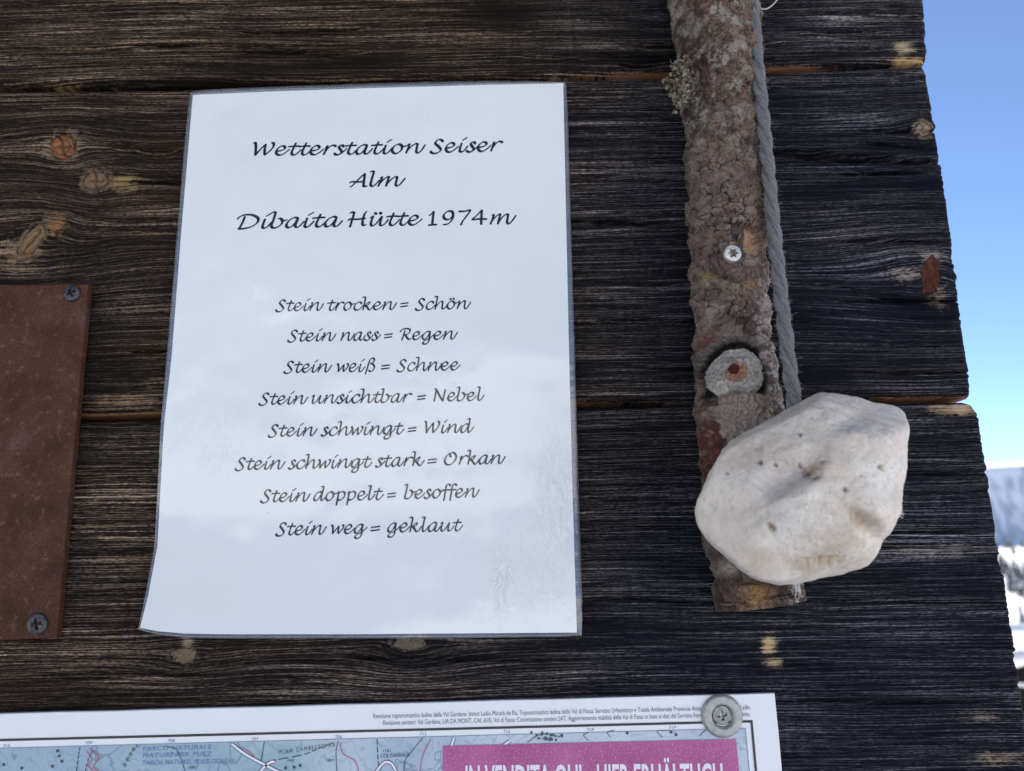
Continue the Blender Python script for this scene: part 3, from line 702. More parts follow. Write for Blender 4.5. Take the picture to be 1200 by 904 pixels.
cen = (cl+cr)/2; rad = np.linalg.norm(cr-cl, axis=1)/2*0.985
dz_end = (PYt-PYs)*0.00040
FX = 0.5*(lf+rf)[:, None]+0.5*(rf-lf)[:, None]*np.sin(TH); FY = PYs
frontm = (np.cos(TH) > -0.2)
sx_ = TH*rad[:, None]; sz_ = cen[:, 2][:, None]+0*TH
f1, f2, cid = worley(sx_*150+0.9*(fbm(sx_*120, sz_*120, 5, 2)-.5)+0.18*(fbm(sx_*600, sz_*600, 7, 2)-.5), sz_*250+0.9*(fbm(sx_*110+9, sz_*130, 6, 2)-.5), 12)
g1, g2, gid = worley(sx_*420, sz_*470, 15)
crk = (1-sst(0.01, 0.10, f2-f1))*(0.30+0.9*sst(0.3, 0.55, fbm(sx_*90, sz_*120, 13, 3))); fcrk = 1-sst(0.02, 0.2, g2-g1)
mid_ = sst(120, 210, FY)*(0.35+0.65*sst(0.30, 0.62, fbm(sx_*40, sz_*40, 44, 3)))*(1-0.6*sst(470, 520, FY))
disp = -0.0017*crk*mid_ - 0.0007*fcrk*sst(0.35, 0.6, fbm(sx_*60, sz_*60, 45, 3))
disp = disp + 0.0010*(np.abs(fbm(sx_*330, sz_*120, 58, 3)-.5)*2-0.4) + 0.0016*(fbm(sx_*45, sz_*32, 46, 4)-.5) + 0.0009*(fbm(sx_*260, sz_*260, 47, 3)-.5) + 0.0012*(fbm(sx_*14, sz_*9, 48, 2)-.5)
disp = disp + 0.0009*(cid-0.5)*mid_ + 0.0011*sst(0.50, 0.56, fbm(sx_*55, sz_*38, 61, 4))
# lichen scabs on the upper bark
scab = sst(0.60, 0.68, fbm(sx_*120, sz_*95, 49, 3))*(1-sst(170, 260, FY)); disp = disp+0.0007*scab
tint = np.zeros(TH.shape+(4,))
def stain(mask, colr):
    mask = np.where(frontm, np.clip(mask, 0, 1), 0); k = (mask >= tint[..., 3]) & (mask > 0)
    for q in range(3): tint[..., q] = np.where(k, colr[q], tint[..., q])
    tint[..., 3] = np.where(k, mask, tint[..., 3])
jag = fbm(FX/7, FY/7, 51, 3)-.5; jg2 = fbm(FX/2.6, FY/2.6, 52, 2)-.5
stain(scab*0.5*sst(0.3, 0.6, jg2+.5), (0.30, 0.27, 0.21))
stain(0.75*sst(0.57, 0.72, fbm(FX/9, FY/14, 53, 4)+0.25*jg2)*(1-sst(150, 210, FY)), (0.31, 0.275, 0.225))
stain(0.6*np.exp(-((FX-812)/7)**2-((FY-62)/9)**2)*(0.5+jag*2), (0.16, 0.15, 0.05))
# pale pinkish flaking bark down the right side
stain(0.95*sst(-0.10, 0.14, jag+0.6*jg2)*np.exp(-((FX-893)/17)**2)*sst(120, 150, FY)*sst(205, 180, FY), (0.36, 0.34, 0.33))
stain(0.9*sst(-0.12, 0.1, jag+0.5*jg2)*sst(866, 882, FX)*sst(310, 345, FY)*sst(475, 440, FY), (0.36, 0.29, 0.27))
stain(0.85*sst(-0.02, 0.12, jag+0.7*jg2)*sst(880, 890, FX)*sst(395, 410, FY)*sst(492, 478, FY), (0.44, 0.42, 0.40))
stain(0.7*sst(-0.05, 0.12, jag)*np.exp(-((FX-862)/16)**2-((FY-153)/16)**2), (0.30, 0.20, 0.13))
# dark reddish patch left, below the knot
stain(0.9*sst(-0.16, 0.04, jag+(1-np.abs(FX-832)/16)*0.2)*np.exp(-((FX-830)/15)**4)*sst(488, 505, FY)*sst(600, 560, FY), (0.10, 0.030, 0.022))
stain(0.6*np.exp(-((FX-824)/9)**2-((FY-405)/14)**2), (0.13, 0.045, 0.03))
# screw notch: bark chipped off
nx_, ny_ = (FX-866)/17.5, (FY-297)/16.5
nd = np.maximum(np.abs(nx_), np.abs(ny_))+1.5*jag+0.9*jg2
notch = np.where(frontm, sst(1.06, 0.9, nd), 0)
disp = disp*(1-notch)+notch*(-0.0022)
stain(notch*sst(858, 866, FX), (0.36, 0.22, 0.13)); stain(notch*sst(866, 858, FX)*0.9, (0.09, 0.07, 0.06))
# crescent scar
arc_y = interp([(812,324),(822,328),(836,338),(850,344),(865,345),(884,341),(896,338)], FX)
inarc = sst(812, 822, FX)*sst(892, 876, FX)
da = FY-arc_y
disp = disp + np.where(frontm, inarc*(-0.0026*np.exp(-(da/2.2)**2)*sst(884, 850, FX) + 0.0013*np.exp(-((da-8)/6)**2)+0.0012*np.exp(-((da+11)/8)**2)), 0)
stain(inarc*1.0*np.exp(-((da-3)/5)**2)*np.maximum(np.exp(-((FX-824)/9)**2), np.exp(-((FX-872)/11)**2)), (0.27, 0.18, 0.07))
stain(inarc*0.7*np.exp(-((da-8)/6)**2), (0.22, 0.17, 0.11)); stain(inarc*0.7*np.exp(-((da+11)/8)**2), (0.13, 0.075, 0.07))
# the cut knot: furrow, pale disc, pink centre
ex_, ey_ = (FX-851)/31, (FY-449)/31
rho = np.sqrt(ex_**2+ey_**2)+0.10*jag+0.03*jg2
lower = sst(466, 473, FY+3*jag)
kn = np.where(frontm, 1.0, 0)
disp = disp + kn*(0.0012*np.exp(-((rho-1.46)/0.14)**2)-0.0055*sst(0.96, 1.02, rho)*sst(1.34, 1.16, rho)*(1-0.6*lower))
inside = kn*sst(1.0, 0.9, rho)*(1-lower)
disp = disp*(1-inside)+inside*(-0.0004+0.0026*(1-rho**2)-0.0026*np.exp(-(((FX-848)/6)**2+((FY-443)/6)**2))+0.0003*np.sin(rho*26+jag*9)+0.0009*jag+0.0005*jg2)
stain(inside*0.93, (0.29, 0.27, 0.245)); stain(inside*0.95*sst(0.45, 0.75, fbm(np.arctan2(ey_, ex_)*1.6, rho*7, 71, 3)+0.3*jg2), (0.185, 0.165, 0.15)); stain(inside*0.95*sst(0.72, 0.9, rho)*sst(860, 845, FX-10*jag), (0.36, 0.335, 0.29)); stain(inside*0.96*sst(862, 838, FX+10*jag)*sst(445, 456, FY), (0.42, 0.39, 0.34))
stain(inside*1.0*np.exp(-(((FX-851)/17)**2+((FY-447)/16)**2)**1.5)*(1.25+0.5*jag), (0.27, 0.145, 0.085))
stain(inside*1.6*np.exp(-(((FX-848)/7.0)**2+((FY-443)/7.5)**2)**2), (0.07, 0.020, 0.013))
stain(kn*sst(0.93, 0.98, rho)*sst(1.34, 1.20, rho)*(1-0.6*lower), (0.009, 0.008, 0.008)); stain(kn*0.7*np.exp(-((rho-1.3)/0.12)**2)*(1-lower), (0.13, 0.115, 0.11))
# peeled wood below the knot
peel = kn*sst(826, 834, FX+6*jag)*sst(884, 876, FX+8*jag)*sst(466, 472, FY)*sst(530, 516, FY+12*jag)
disp = disp*(1-peel*0.8)+peel*(-0.0020+0.0009*np.sin(FX*0.55+jag*7)*0.6+0.0007*(vn(FX/2.2, FY/26, 66)-.5))
stain(peel*0.9, (0.27, 0.215, 0.17)); stain(peel*0.85*sst(866, 836, FX+22*jag)*sst(0.25, 0.6, vn(FX/2.3, FY/22, 67)+0.3*jg2), (0.25, 0.105, 0.05))
stain(0.8*kn*sst(-0.02, 0.08, jag)*sst(866, 874, FX)*sst(905, 895, FX)*sst(478, 486, FY)*sst(520, 508, FY), (0.36, 0.30, 0.25))
# lower end
stain(0.8*np.exp(-((FX-872)/14)**2-((FY-694)/14)**2), (0.34, 0.19, 0.08)); stain(0.8*np.exp(-((FX-846)/10)**2-((FY-663)/9)**2), (0.40, 0.33, 0.27))
stain(0.8*sst(0.0, 0.1, jag+jg2)*sst(905, 922, FX)*sst(670, 680, FY), (0.42, 0.40, 0.38))
for yy, xa, xb in ((664,842,868),(681,852,905),(697,870,925),(675,880,898)):
    disp = disp-kn*0.0018*np.exp(-((FY-yy-3*jag)/1.3)**2)*sst(xa, xa+5, FX)*sst(xb, xb-5, FX)
rr_ = rad[:, None]+disp
X = cen[:, 0][:, None]+rr_*np.sin(TH); Y = YC-rr_*np.cos(TH)*0.98; Z = cen[:, 2][:, None]-dz_end+0*TH
Y = np.minimum(Y, 0.0004)
endcap = np.stack([np.full(TH.shape[1], cen[-1, 0]), np.full(TH.shape[1], YC), np.full(TH.shape[1], cen[-1, 2])], -1)
P = np.stack([X, Y, Z], -1)
caps = [P[-1]*(1-k)+endcap*k for k in (0.12, 0.5, 0.999)]
P = np.concatenate([P]+[c[None] for c in caps], 0)
tint = np.concatenate([tint]+[tint[-1:]*0+np.array([0.30, 0.24, 0.17, 1.0])]*3, 0)
gz = np.concatenate([sz_]+[sz_[-1:]]*3, 0); gx = np.concatenate([sx_]+[sx_[-1:]]*3, 0); cidA = np.concatenate([cid*mid_]+[cid[-1:]*0]*3, 0)
m, t, b = M('cracked_bark'); g = G(t)
gv = g.vec(g.attr('bx'), g.attr('bz'))
n1 = g.noise(gv, 160, 5, 0.65); n2 = g.noise(gv, 620, 4, 0.65); n3 = g.noise(gv, 38, 4, 0.6); n4 = g.noise(g.scale(gv, (1, 2.2, 1)), 330, 4, 0.7)
c = g.mix(g.ramp(n1, [(0.34, 0.0), (0.66, 1.0)]), (0.026, 0.014, 0.010), (0.26, 0.185, 0.135))
c = g.mix(g.ramp(n3, [(0.48, 0.0), (0.66, 0.75)]), c, (0.115, 0.055, 0.038))
c = g.mix(g.ramp(n4, [(0.56, 0.0), (0.70, 0.8)]), c, (0.34, 0.28, 0.24))
c = g.mix(g.ramp(n2, [(0.34, 0.9), (0.50, 0.0)]), c, (0.012, 0.008, 0.007))
c = g.mix(g.ramp(g.noise(g.scale(gv, (1, 0.6, 1)), 26, 4, 0.65), [(0.50, 0.0), (0.62, 0.85)]), c, (0.028, 0.017, 0.013))
c = g.mix(g.ramp(g.noise(gv, 75, 4, 0.65), [(0.56, 0.0), (0.66, 0.6)]), c, (0.30, 0.26, 0.225))
c = g.mix(g.math('MULTIPLY', g.attr('plate'), 0.45), c, (0.24, 0.185, 0.15))
c = g.mix(g.math('MULTIPLY', g.attr('fissure'), 0.8), c, (0.010, 0.007, 0.006))
tv = g.mix(g.ramp(g.math('ADD', g.math('MULTIPLY', n2, 0.7), g.math('MULTIPLY', n1, 0.3)), [(0.30, 0.0), (0.70, 1.0)]), (0.25, 0.25, 0.25), (1.6, 1.6, 1.6))
c = g.mix(g.attr('tint', 'Alpha'), c, g.mix(1.0, g.attr('tint', 'Color'), tv, 'MULTIPLY'))
t.links.new(c, b.inputs['Base Color']); b.inputs['Roughness'].default_value = 0.85; b.inputs['Specular IOR Level'].default_value = 0.2
t.links.new(g.bump(g.math('ADD', n2, g.math('MULTIPLY', n4, 0.8)), 0.7, 0.0007), b.inputs['Normal']); mbark = m
mesh('bark', P.reshape(-1, 3), gridF(P.shape[0], P.shape[1], False, True), mbark, branch, True,
     dict(bx=gx.ravel(), bz=gz.ravel(), tint=tint.reshape(-1, 4), plate=cidA.ravel(), fissure=np.concatenate([crk*mid_]+[crk[-1:]*0]*3, 0).ravel()))
# torn bark lip hanging under the saw cut
mb = MB()
k = 40; xs = np.linspace(0, 1, k); top_ = U(845+80*xs, 708-5*xs, -0.030); bot_ = U(845+72*xs, 709+7*np.sin(np.pi*np.clip(xs*1.05, 0, 1))-4*xs, -0.024)
V = np.concatenate([top_+[0, -0.001, 0], bot_+[0, -0.0012, 0], bot_+[0, 0.0006, 0], top_+[0, 0.002, 0]])
lip = mesh('bark_lip', V, gridF(4, k, True), simple('dry_inner_bark', (0.20, 0.165, 0.12), 0.8, 0, 0.3, 300, 0.4), branch)
head('screw', U(858.5, 297.5, -0.0404), 0.0043, mzinc, branch, 'star', 0.0003, 0.0040, 0.3, 0.0008)

# lichen tuft
mlich, t, b = M('grey_lichen'); g = G(t); n = g.noise(g.obj(), 500, 4)
t.links.new(g.mix(g.ramp(n, [(0.35, 0.0), (0.65, 1.0)]), (0.075, 0.055, 0.032), (0.32, 0.265, 0.18)), b.inputs['Base Color']); b.inputs['Roughness'].default_value = 0.9
LV, LF_ = [], []
lc = U(797, 108, -0.027)
for q in range(520):
    a = random.random()*2*math.pi; el = random.uniform(-0.2, 1.0)
    ax = random.gauss(0, 1)*10; az_ = random.gauss(0, 1)*15
    if abs(ax) > 19 or abs(az_) > 36: continue
    if az_ < -14: ax = ax*0.6-3
    if az_ > 16: ax = ax*0.55
    p = lc+np.array([ax*0.00039, -0.002-random.random()*0.010*math.exp(-(ax/14)**2), az_*0.00039])
    d = np.array([random.gauss(-0.2, 1), -abs(random.gauss(0.4, .6)), random.gauss(0, 1)]); d /= np.linalg.norm(d)
    sd_ = np.cross(d, [random.gauss(0, 1), random.gauss(0, 1), random.gauss(0, 1)]); sd_ /= np.linalg.norm(sd_)
    wd = random.uniform(0.0005, 0.0011); step = random.uniform(0.0005, 0.0009); ns = random.randint(4, 8); base = len(LV)
    curlv = random.gauss(0, 0.5); tw = random.gauss(0, 0.35)
    for k in range(ns):
        ww = wd*(0.6+0.8*math.sin(math.pi*(k+0.6)/ns))*(1+0.4*random.gauss(0, 1)*0.5)
        up = np.cross(d, sd_)
        LV += [p-sd_*ww, p+up*ww*0.5, p+sd_*ww]
        if k: LF_ += [(base+3*k-3, base+3*k-2, base+3*k+1, base+3*k), (base+3*k-2, base+3*k-1, base+3*k+2, base+3*k+1)]
        p = p+d*step; d = d+up*curlv+sd_*tw*0.3; d /= np.linalg.norm(d); sd_ = sd_-d*np.dot(sd_, d); sd_ /= np.linalg.norm(sd_)
mesh('lichen', np.array(LV), LF_, mlich, branch, True)

# ================================================================== ROPE AND STONE
mrope, t, b = M('grey_hemp_rope'); g = G(t)
gu = g.attr('gu'); gv = g.attr('gv'); v = g.vec(gu, gv)
n1 = g.noise(g.scale(v, (160, 2400, 1)), 1, 4, 0.65); n2 = g.noise(v, 120, 3)
c = g.mix(g.ramp(n1, [(0.34, 0.0), (0.70, 1.0)]), (0.05, 0.052, 0.056), (0.36, 0.36, 0.36)); c = g.mix(g.math('MULTIPLY', n2, 0.4), c, (0.20, 0.19, 0.18))
t.links.new(c, b.inputs['Base Color']); b.inputs['Roughness'].default_value = 0.95; b.inputs['Specular IOR Level'].default_value = 0.1
t.links.new(g.bump(n1, 0.9, 0.0008), b.inputs['Normal'])
RPX = [(864,-330),(872,-150),(880,-20),(886,60),(893,130),(902,220),(910,300),(919,380),(929,460),(938,520)]
rp_ = np.array([U(x, y, yy) for (x, y), yy in zip(RPX, (-.030,-.030,-.031,-.032,-.033,-.035,-.038,-.042,-.047,-.055))])
path = catmull(rp_, 60)
sl_ = np.concatenate([[0], np.cumsum(np.linalg.norm(np.diff(path, axis=0), axis=1))])
Tn = np.gradient(path, axis=0); Tn /= np.linalg.norm(Tn, axis=1)[:, None]
Nn = np.cross(Tn, [0, 1, 0]); Nn /= np.linalg.norm(Nn, axis=1)[:, None]; Bn = np.cross(Tn, Nn)
rope = empty('hanging_rope', tuple(path[-1]), 'thick fuzzy grey twisted rope hanging beside the branch and holding the stone', 'rope')
RO = 0.0017; RS = 0.00185; LAY = 2*np.pi/0.040
fz = MB()
for k in range(3):
    ph = sl_*LAY*-1+k*2*np.pi/3
    ctr = path+RO*(np.cos(ph)[:, None]*Nn+np.sin(ph)[:, None]*Bn)
    ns_ = 22; a = np.linspace(0, 2*np.pi, ns_, endpoint=False)
    A, SS = np.meshgrid(a, sl_)
    rj = RS*(1+0.22*(fbm(A*3+SS*180, SS*420, 90+k, 4)-.5)*2+0.10*(vn(SS*90, A*0+k, 91)-.5))
    V = ctr[:, None]+rj[..., None]*(np.cos(A)[..., None]*Nn[:, None]+np.sin(A)[..., None]*Bn[:, None])
    mesh('strand', V.reshape(-1, 3), gridF(len(sl_), ns_, False, True), mrope, rope, True,
         dict(gu=(SS*1.0+0*A).ravel(), gv=(A*RS+SS*0.5+k*.1).ravel()))
    for q in range(700):                                              # loose fibres
        i = random.randrange(60, len(path)-2); aa = random.random()*2*math.pi
        o_ = math.cos(aa)*Nn[i]+math.sin(aa)*Bn[i]; p = ctr[i]+RS*0.9*o_
        d = o_*0.5+Tn[i]*random.choice((-1, 1))*random.uniform(0.5, 1.5)+np.array([random.gauss(0, .3) for _ in range(3)])
        l = random.uniform(0.0008, 0.0030); d = d/np.linalg.norm(d)
        fz.tube([p, p+d*l*.5, p+d*l+np.array([random.gauss(0, .3)*l for _ in range(3)])], 0.000055, 3, False)
mfib = simple('rope_fibre', (0.34, 0.35, 0.36), 0.9, 0, 0.2, 50, 0)
fz.build('loose_fibres', mfib, rope)
# frayed end of the rope showing behind the stone
mfray = simple('pale_fibre', (0.55, 0.54, 0.52), 0.9, 0, 0.2, 50, 0)
for (x, y, n_, dx_, dy_) in ((1046, 596, 60, 9, 7), (934, 672, 26, 1, 24)):
    mb = MB()
    for q in range(n_):
        p0 = U(x-18+random.gauss(0, 3), y+random.gauss(0, 5)-8, -0.045); p1 = U(x+dx_+random.gauss(0, 3), y+dy_*random.uniform(.5, 1.1)+random.gauss(0, 3), -0.044+random.gauss(0, .002))
        if n_ == 26: p0 = U(x+random.gauss(0, 1.5), y-20, -0.045)
        mb.tube([p0, (p0+p1)/2+np.array([0, 0, random.gauss(0, .0006)]), p1], 0.00010, 3, False)
    mb.build('frayed_end', mfray, rope)

YS = -0.072
out_px = [(814,600),(817,578),(833,546),(850,521),(880,504),(912,490),(940,475),(963,465),(990,461),(1018,465),(1050,468),(1062,482),(1066,500),(1061,540),(1057,580),(1048,615),(1036,640),(1003,658),(975,671),(945,682),(915,685),(890,678),(868,663),(848,648),(828,630),(816,614)]
OP = U(np.array([p[0] for p in out_px]), np.array([p[1] for p in out_px]), YS)[:, [0, 2]]
sc_ = U(945, 574, YS); cxz = sc_[[0, 2]]
# view ray through the centre: silhouette is taken across it
vr = sc_-CAM; vr /= np.linalg.norm(vr)
def pix_plane(p, q, tilt, push=1.0):
    a, bq = np.array(p)-cxz, np.array(q)-cxz; d = bq-a; n = np.array([d[1], -d[0]]); n /= np.linalg.norm(n)
    if n@a < 0: n = -n
    n3 = np.array([n[0], 0, n[1]]); n3 = n3-vr*(n3@vr); n3 /= np.linalg.norm(n3)
    n3 = n3*math.cos(tilt)-vr*math.sin(tilt)
    h = abs(n@a)*push
    return n3, h
def PX(*ps): return [U(x, y, YS)[[0, 2]] for x, y in ps]
planes = []
side = PX((811,600),(846,522),(930,478),(972,461),(1052,466),(1067,494),(1058,590),(1036,645),(925,688),(880,678),(818,622))
tl = [.10,.20,.28,.15,.12,.05,.05,.25,.2,.15,.1]
for i in range(len(side)): planes.append(pix_plane(side[i], side[(i+1) % len(side)], tl[i], 1.015))
def fplane(nx, ny, nz, h):
    v = np.array([nx, ny, nz], float); planes.append((v/np.linalg.norm(v), h))
fplane(0.10, -1, 0.22, .0320)      # broad front
fplane(-0.50, -0.80, 0.58, .0290)  # upper left slab
fplane(0.60, -0.85, 0.12, .0355)   # right slab
fplane(-0.10, -0.80, -0.75, .0300) # lower front
fplane(0.45, -0.70, -0.75, .0350)
fplane(-0.75, -0.75, -0.15, .0375)
fplane(0.3, -0.75, 0.85, .0350); fplane(0.35, -0.55, -0.80, .0330)
fplane(0.1, 1, 0.1, .026); fplane(-.6, .8, .2, .032); fplane(.6, .8, -.3, .032); fplane(0, .8, -.7, .034); fplane(0, .8, .7, .034)
nt_, np_ = 260, 420
thv = np.linspace(0.001, math.pi-0.001, nt_)[:, None]; phv = np.linspace(0, 2*np.pi, np_, endpoint=False)[None, :]
D = np.stack([np.sin(thv)*np.cos(phv), -np.cos(thv)+0*phv, np.sin(thv)*np.sin(phv)], -1)
acc = 0
for n3, h in planes: acc = acc+(np.maximum(D@n3, 0)/h)**44
rad_s = acc**(-1/44)
Pp = D*rad_s[..., None]
def sn(sc, seed, o=4):   # 3-D-ish noise from three projections
    return (fbm(Pp[..., 0]*sc+7, Pp[..., 2]*sc+3, seed, o)+fbm(Pp[..., 0]*sc*.9+2, Pp[..., 1]*sc+5, seed+1, o)+fbm(Pp[..., 1]*sc+1, Pp[..., 2]*sc*.95+8, seed+2, o))/3-.5
dsp = 0.0042*sn(28, 200, 3)+0.0040*sn(75, 210, 4)+0.0022*np.abs(sn(150, 215, 3))+0.0012*sn(260, 220, 3)+0.0005*sn(700, 230, 2)
# hollows and pits seen on the face
W3 = sc_+Pp; PXs, PYs2 = PROJ(W3); fr_ = D[..., 1] < 0.1
PXs = PXs+5*(fbm(PXs/5, PYs2/5, 250, 3)-.5); PYs2 = PYs2+5*(fbm(PXs/5+9, PYs2/5, 251, 3)-.5)
def pit(x, y, r, d, el=1.0, an=0.0):
    ca, sa = math.cos(R(an)), math.sin(R(an)); ux = (PXs-x)*ca+(PYs2-y)*sa; uy = -(PXs-x)*sa+(PYs2-y)*ca
    return np.where(fr_, -d*np.exp(-((ux/(r*el))**2+(uy/r)**2)**1.4), 0)
tint = np.zeros(PXs.shape+(4,))
def stain_shade(x, y, r, colr, al, el=1.0, an=0.0):
    ca, sa = math.cos(R(an)), math.sin(R(an)); ux = (PXs-x)*ca+(PYs2-y)*sa; uy = -(PXs-x)*sa+(PYs2-y)*ca
    wv_ = np.where(fr_, al*np.exp(-((ux/(r*el))**2+(uy/r)**2))*(0.35+1.7*fbm(PXs/5, PYs2/5, 240, 4)), 0); wv_ = np.clip(wv_, 0, 1); k = wv_ > tint[..., 3]
    for q in range(3): tint[..., q] = np.where(k, colr[q], tint[..., q])
    tint[..., 3] = np.maximum(tint[..., 3], wv_)
dsp = dsp+pit(918,558,17,.0058,3.4,-36)+pit(950,545,8,.0022,1.3)+pit(1022,615,11,.0040,2.4,38)+pit(965,660,5,.0020,7,-8)+pit(905,600,8,.002,4,-20)+pit(1000,490,12,.0016,3,-20)
for (x, y, r) in ((950,549,6.5),(938,537,2.2),(968,538,2.5),(958,557,3),(942,553,3),(898,617,3.2),(904,621,2),(938,504,2),(886,539,2.2),(905,541,1.6),(995,573,1.6),(1042,545,2),(845,552,1.3)):
    dsp = dsp+pit(x, y, r*1.3, .0012+.00015*r, 1.5, random.uniform(-60, 60)); stain_shade(x, y, r*1.3, (0.20, 0.15, 0.11), .85, 1.4, random.uniform(-60, 60))
for q in range(110):
    x, y = random.uniform(830, 1055), random.uniform(475, 675); r = random.uniform(.4, 1.1); dsp = dsp+pit(x, y, r, .0005); stain_shade(x, y, r*1.2, (0.30, 0.24, 0.18), random.uniform(.2, .7))
stain_shade(952,548,13,(0.36,0.27,0.19),.75,1.5); stain_shade(885,530,16,(0.50,0.42,0.33),.5,3,-32); stain_shade(1035,520,14,(0.60,0.52,0.42),.5,1.3); stain_shade(1020,612,12,(0.44,0.34,0.22),.6,2.2,38); stain_shade(985,645,10,(0.42,0.33,0.2),.5,3,-15); stain_shade(968,662,6,(0.36,0.27,0.15),.7,7,-8)
stain_shade(918,562,17,(0.50,0.45,0.43),.6,3.4,-36); stain_shade(920,520,18,(0.56,0.47,0.38),.45,3,-30); stain_shade(905,610,16,(0.5,0.48,0.45),.4,2); stain_shade(880,655,14,(0.52,0.42,0.30),.5,2.5,35); stain_shade(1005,640,16,(0.6,0.52,0.38),.5,2)  # the long grey-mauve band is facet shade put into the stone's colour
W3 = sc_+D*(rad_s+dsp)[..., None]
for _ in range(4):
    qx, qy = PROJ(W3.reshape(-1, 3)); off = W3-sc_
    kx = (1066-814)/(qx.max()-qx.min()); ky = (686-460)/(qy.max()-qy.min())
    W3 = sc_+off*np.array([kx, 1, ky]); qx, qy = PROJ(W3.reshape(-1, 3))
    W3 = W3+np.array([(940-(qx.max()+qx.min())/2)*0.00035, 0, ((qy.max()+qy.min())/2-573)*0.00035])
m, t, b = M('white_limestone'); g = G(t); o = g.obj()
n1 = g.noise(o, 60, 5, 0.6); n2 = g.noise(o, 420, 5, 0.65); n3 = g.noise(o, 1300, 3, 0.6)
c = g.mix(g.ramp(n1, [(0.36, 0.0), (0.66, 1.0)]), (0.63, 0.53, 0.42), (0.80, 0.735, 0.64))
c = g.mix(g.ramp(n2, [(0.32, 0.6), (0.46, 0.0)]), c, (0.48, 0.39, 0.30)); c = g.mix(g.ramp(n3, [(0.26, 0.6), (0.36, 0.0)]), c, (0.34, 0.27, 0.2))
c = g.mix(g.attr('tint', 'Alpha'), c, g.attr('tint', 'Color'))
t.links.new(c, b.inputs['Base Color']); b.inputs['Roughness'].default_value = 0.72; b.inputs['Specular IOR Level'].default_value = 0.3
t.links.new(g.bump(g.math('ADD', n2, g.math('MULTIPLY', n3, 0.5)), 0.42, 0.0008), b.inputs['Normal'])
stone = mesh('hanging_stone', W3.reshape(-1, 3), gridF(nt_, np_, True, True), m, None, True, dict(tint=tint.reshape(-1, 4)))
tag(stone, 'angular white limestone lump hanging on the rope in front of the branch', 'stone')

# thin loop of string by the top of the rope
tw = [U(x, y, -0.030) for x, y in ((884,-6),(890,8),(896,11),(903,8),(909,2),(915,-8),(917,-30))]
mb = MB(); mb.tube(catmull(tw, 8), 0.00035, 6); o = mb.build('thin_string', simple('white_string', (0.5, 0.5, 0.5), 0.6, 0, .1, 50, 0), None, True)
tag(o, 'short thin pale string curving out beside the top of the rope', 'string')

# ================================================================== MAP PANEL
YM = -0.0050
O_ = U(908, 812.5, YM); ex3 = O_-U(0, 836.5, YM); ex3 = np.array([ex3[0], 0, ex3[2]]); ex3 /= np.linalg.norm(ex3)
ez3 = np.array([-ex3[2], 0, ex3[0]])
def loc(px, py):
    d = U(px, py, YM)-O_; return d@ex3, d@ez3
def W(a, b_, off=0.0): return O_+np.multiply.outer(np.asarray(a, float), ex3)+np.multiply.outer(np.asarray(b_, float), ez3)+np.array([0, -off, 0])
MW, MH = 0.62, 0.42
panel = empty('map_panel', tuple(W(-MW/2, -MH)), 'printed hiking map panel with white margin and magenta banner, screwed below the notice', 'map')
mwhite, t, b = M('printed_white'); g = G(t); n = g.noise(g.obj(), 40, 5)
t.links.new(g.mix(n, (0.76, 0.77, 0.78), (0.82, 0.82, 0.82)), b.inputs['Base Color']); b.inputs['Roughness'].default_value = 0.35
slab('sheet', [W(0, 0), W(0.0016, -MH), W(-MW, -MH), W(-MW, 0)], 0.0028, 0.0005, mwhite, panel)
def quad(name, ab, off, mat): return mesh(name, W([p[0] for p in ab], [p[1] for p in ab], off), [(3, 2, 1, 0)], mat, panel, False)
L1, L2 = loc(0, 867), loc(880.5, 845.5); frx = L2[0]; fry = L2[1]
mx_, my_ = loc(873.5, 853.5)
myl = loc(0, 877)[1]
# printed map picture
m, t, b = M('topographic_print'); g = G(t); o = g.obj()
hN = g.noise(g.scale(o, (1, 1, 1)), 16, 5, 0.5, 0.4)
fr1 = g.math('FRACT', g.math('MULTIPLY', hN, 34)); ctr = g.math('LESS_THAN', fr1, 0.16)
fr5 = g.math('FRACT', g.math('MULTIPLY', hN, 6.8)); ctr5 = g.math('LESS_THAN', fr5, 0.045)
zone = g.n('ShaderNodeSeparateXYZ'); t.links.new(o, zone.inputs[0])
xr_ = g.n('ShaderNodeMapRange'); g.put(xr_.inputs[0], zone.outputs[0]); xr_.inputs[1].default_value = 0.05; xr_.inputs[2].default_value = 0.15
n5 = g.noise(o, 24, 4, 0.55); n6 = g.noise(o, 120, 4, 0.6); n7 = g.noise(o, 9, 3)
f = g.math('ADD', g.math('MULTIPLY', xr_.outputs[0], 0.7), g.math('MULTIPLY', g.math('SUBTRACT', n5, 0.5), 2.0))
c = g.mix(g.math('ADD', f, 0.12, clamp=True), (0.24, 0.39, 0.43), (0.58, 0.63, 0.68))
c = g.mix(g.ramp(n7, [(0.46, 0.0), (0.60, 0.55)]), c, (0.24, 0.35, 0.48))
c = g.mix(g.math('MULTIPLY', n6, 0.25), c, (0.62, 0.68, 0.72))
c = g.mix(g.math('MULTIPLY', ctr, 0.30), c, (0.13, 0.22, 0.28)); c = g.mix(g.math('MULTIPLY', ctr5, 0.4), c, (0.10, 0.16, 0.22))
t.links.new(c, b.inputs['Base Color']); b.inputs['Roughness'].default_value = 0.35
quad('map_picture', [(mx_, my_), (mx_+0.001, -MH+0.012), (-MW+0.012, -MH+0.012), (-MW+0.012, myl)], 0.0001, m)
mblack = simple('black_print', (0.016, 0.016, 0.02), 0.4, 0, .1, 50, 0)
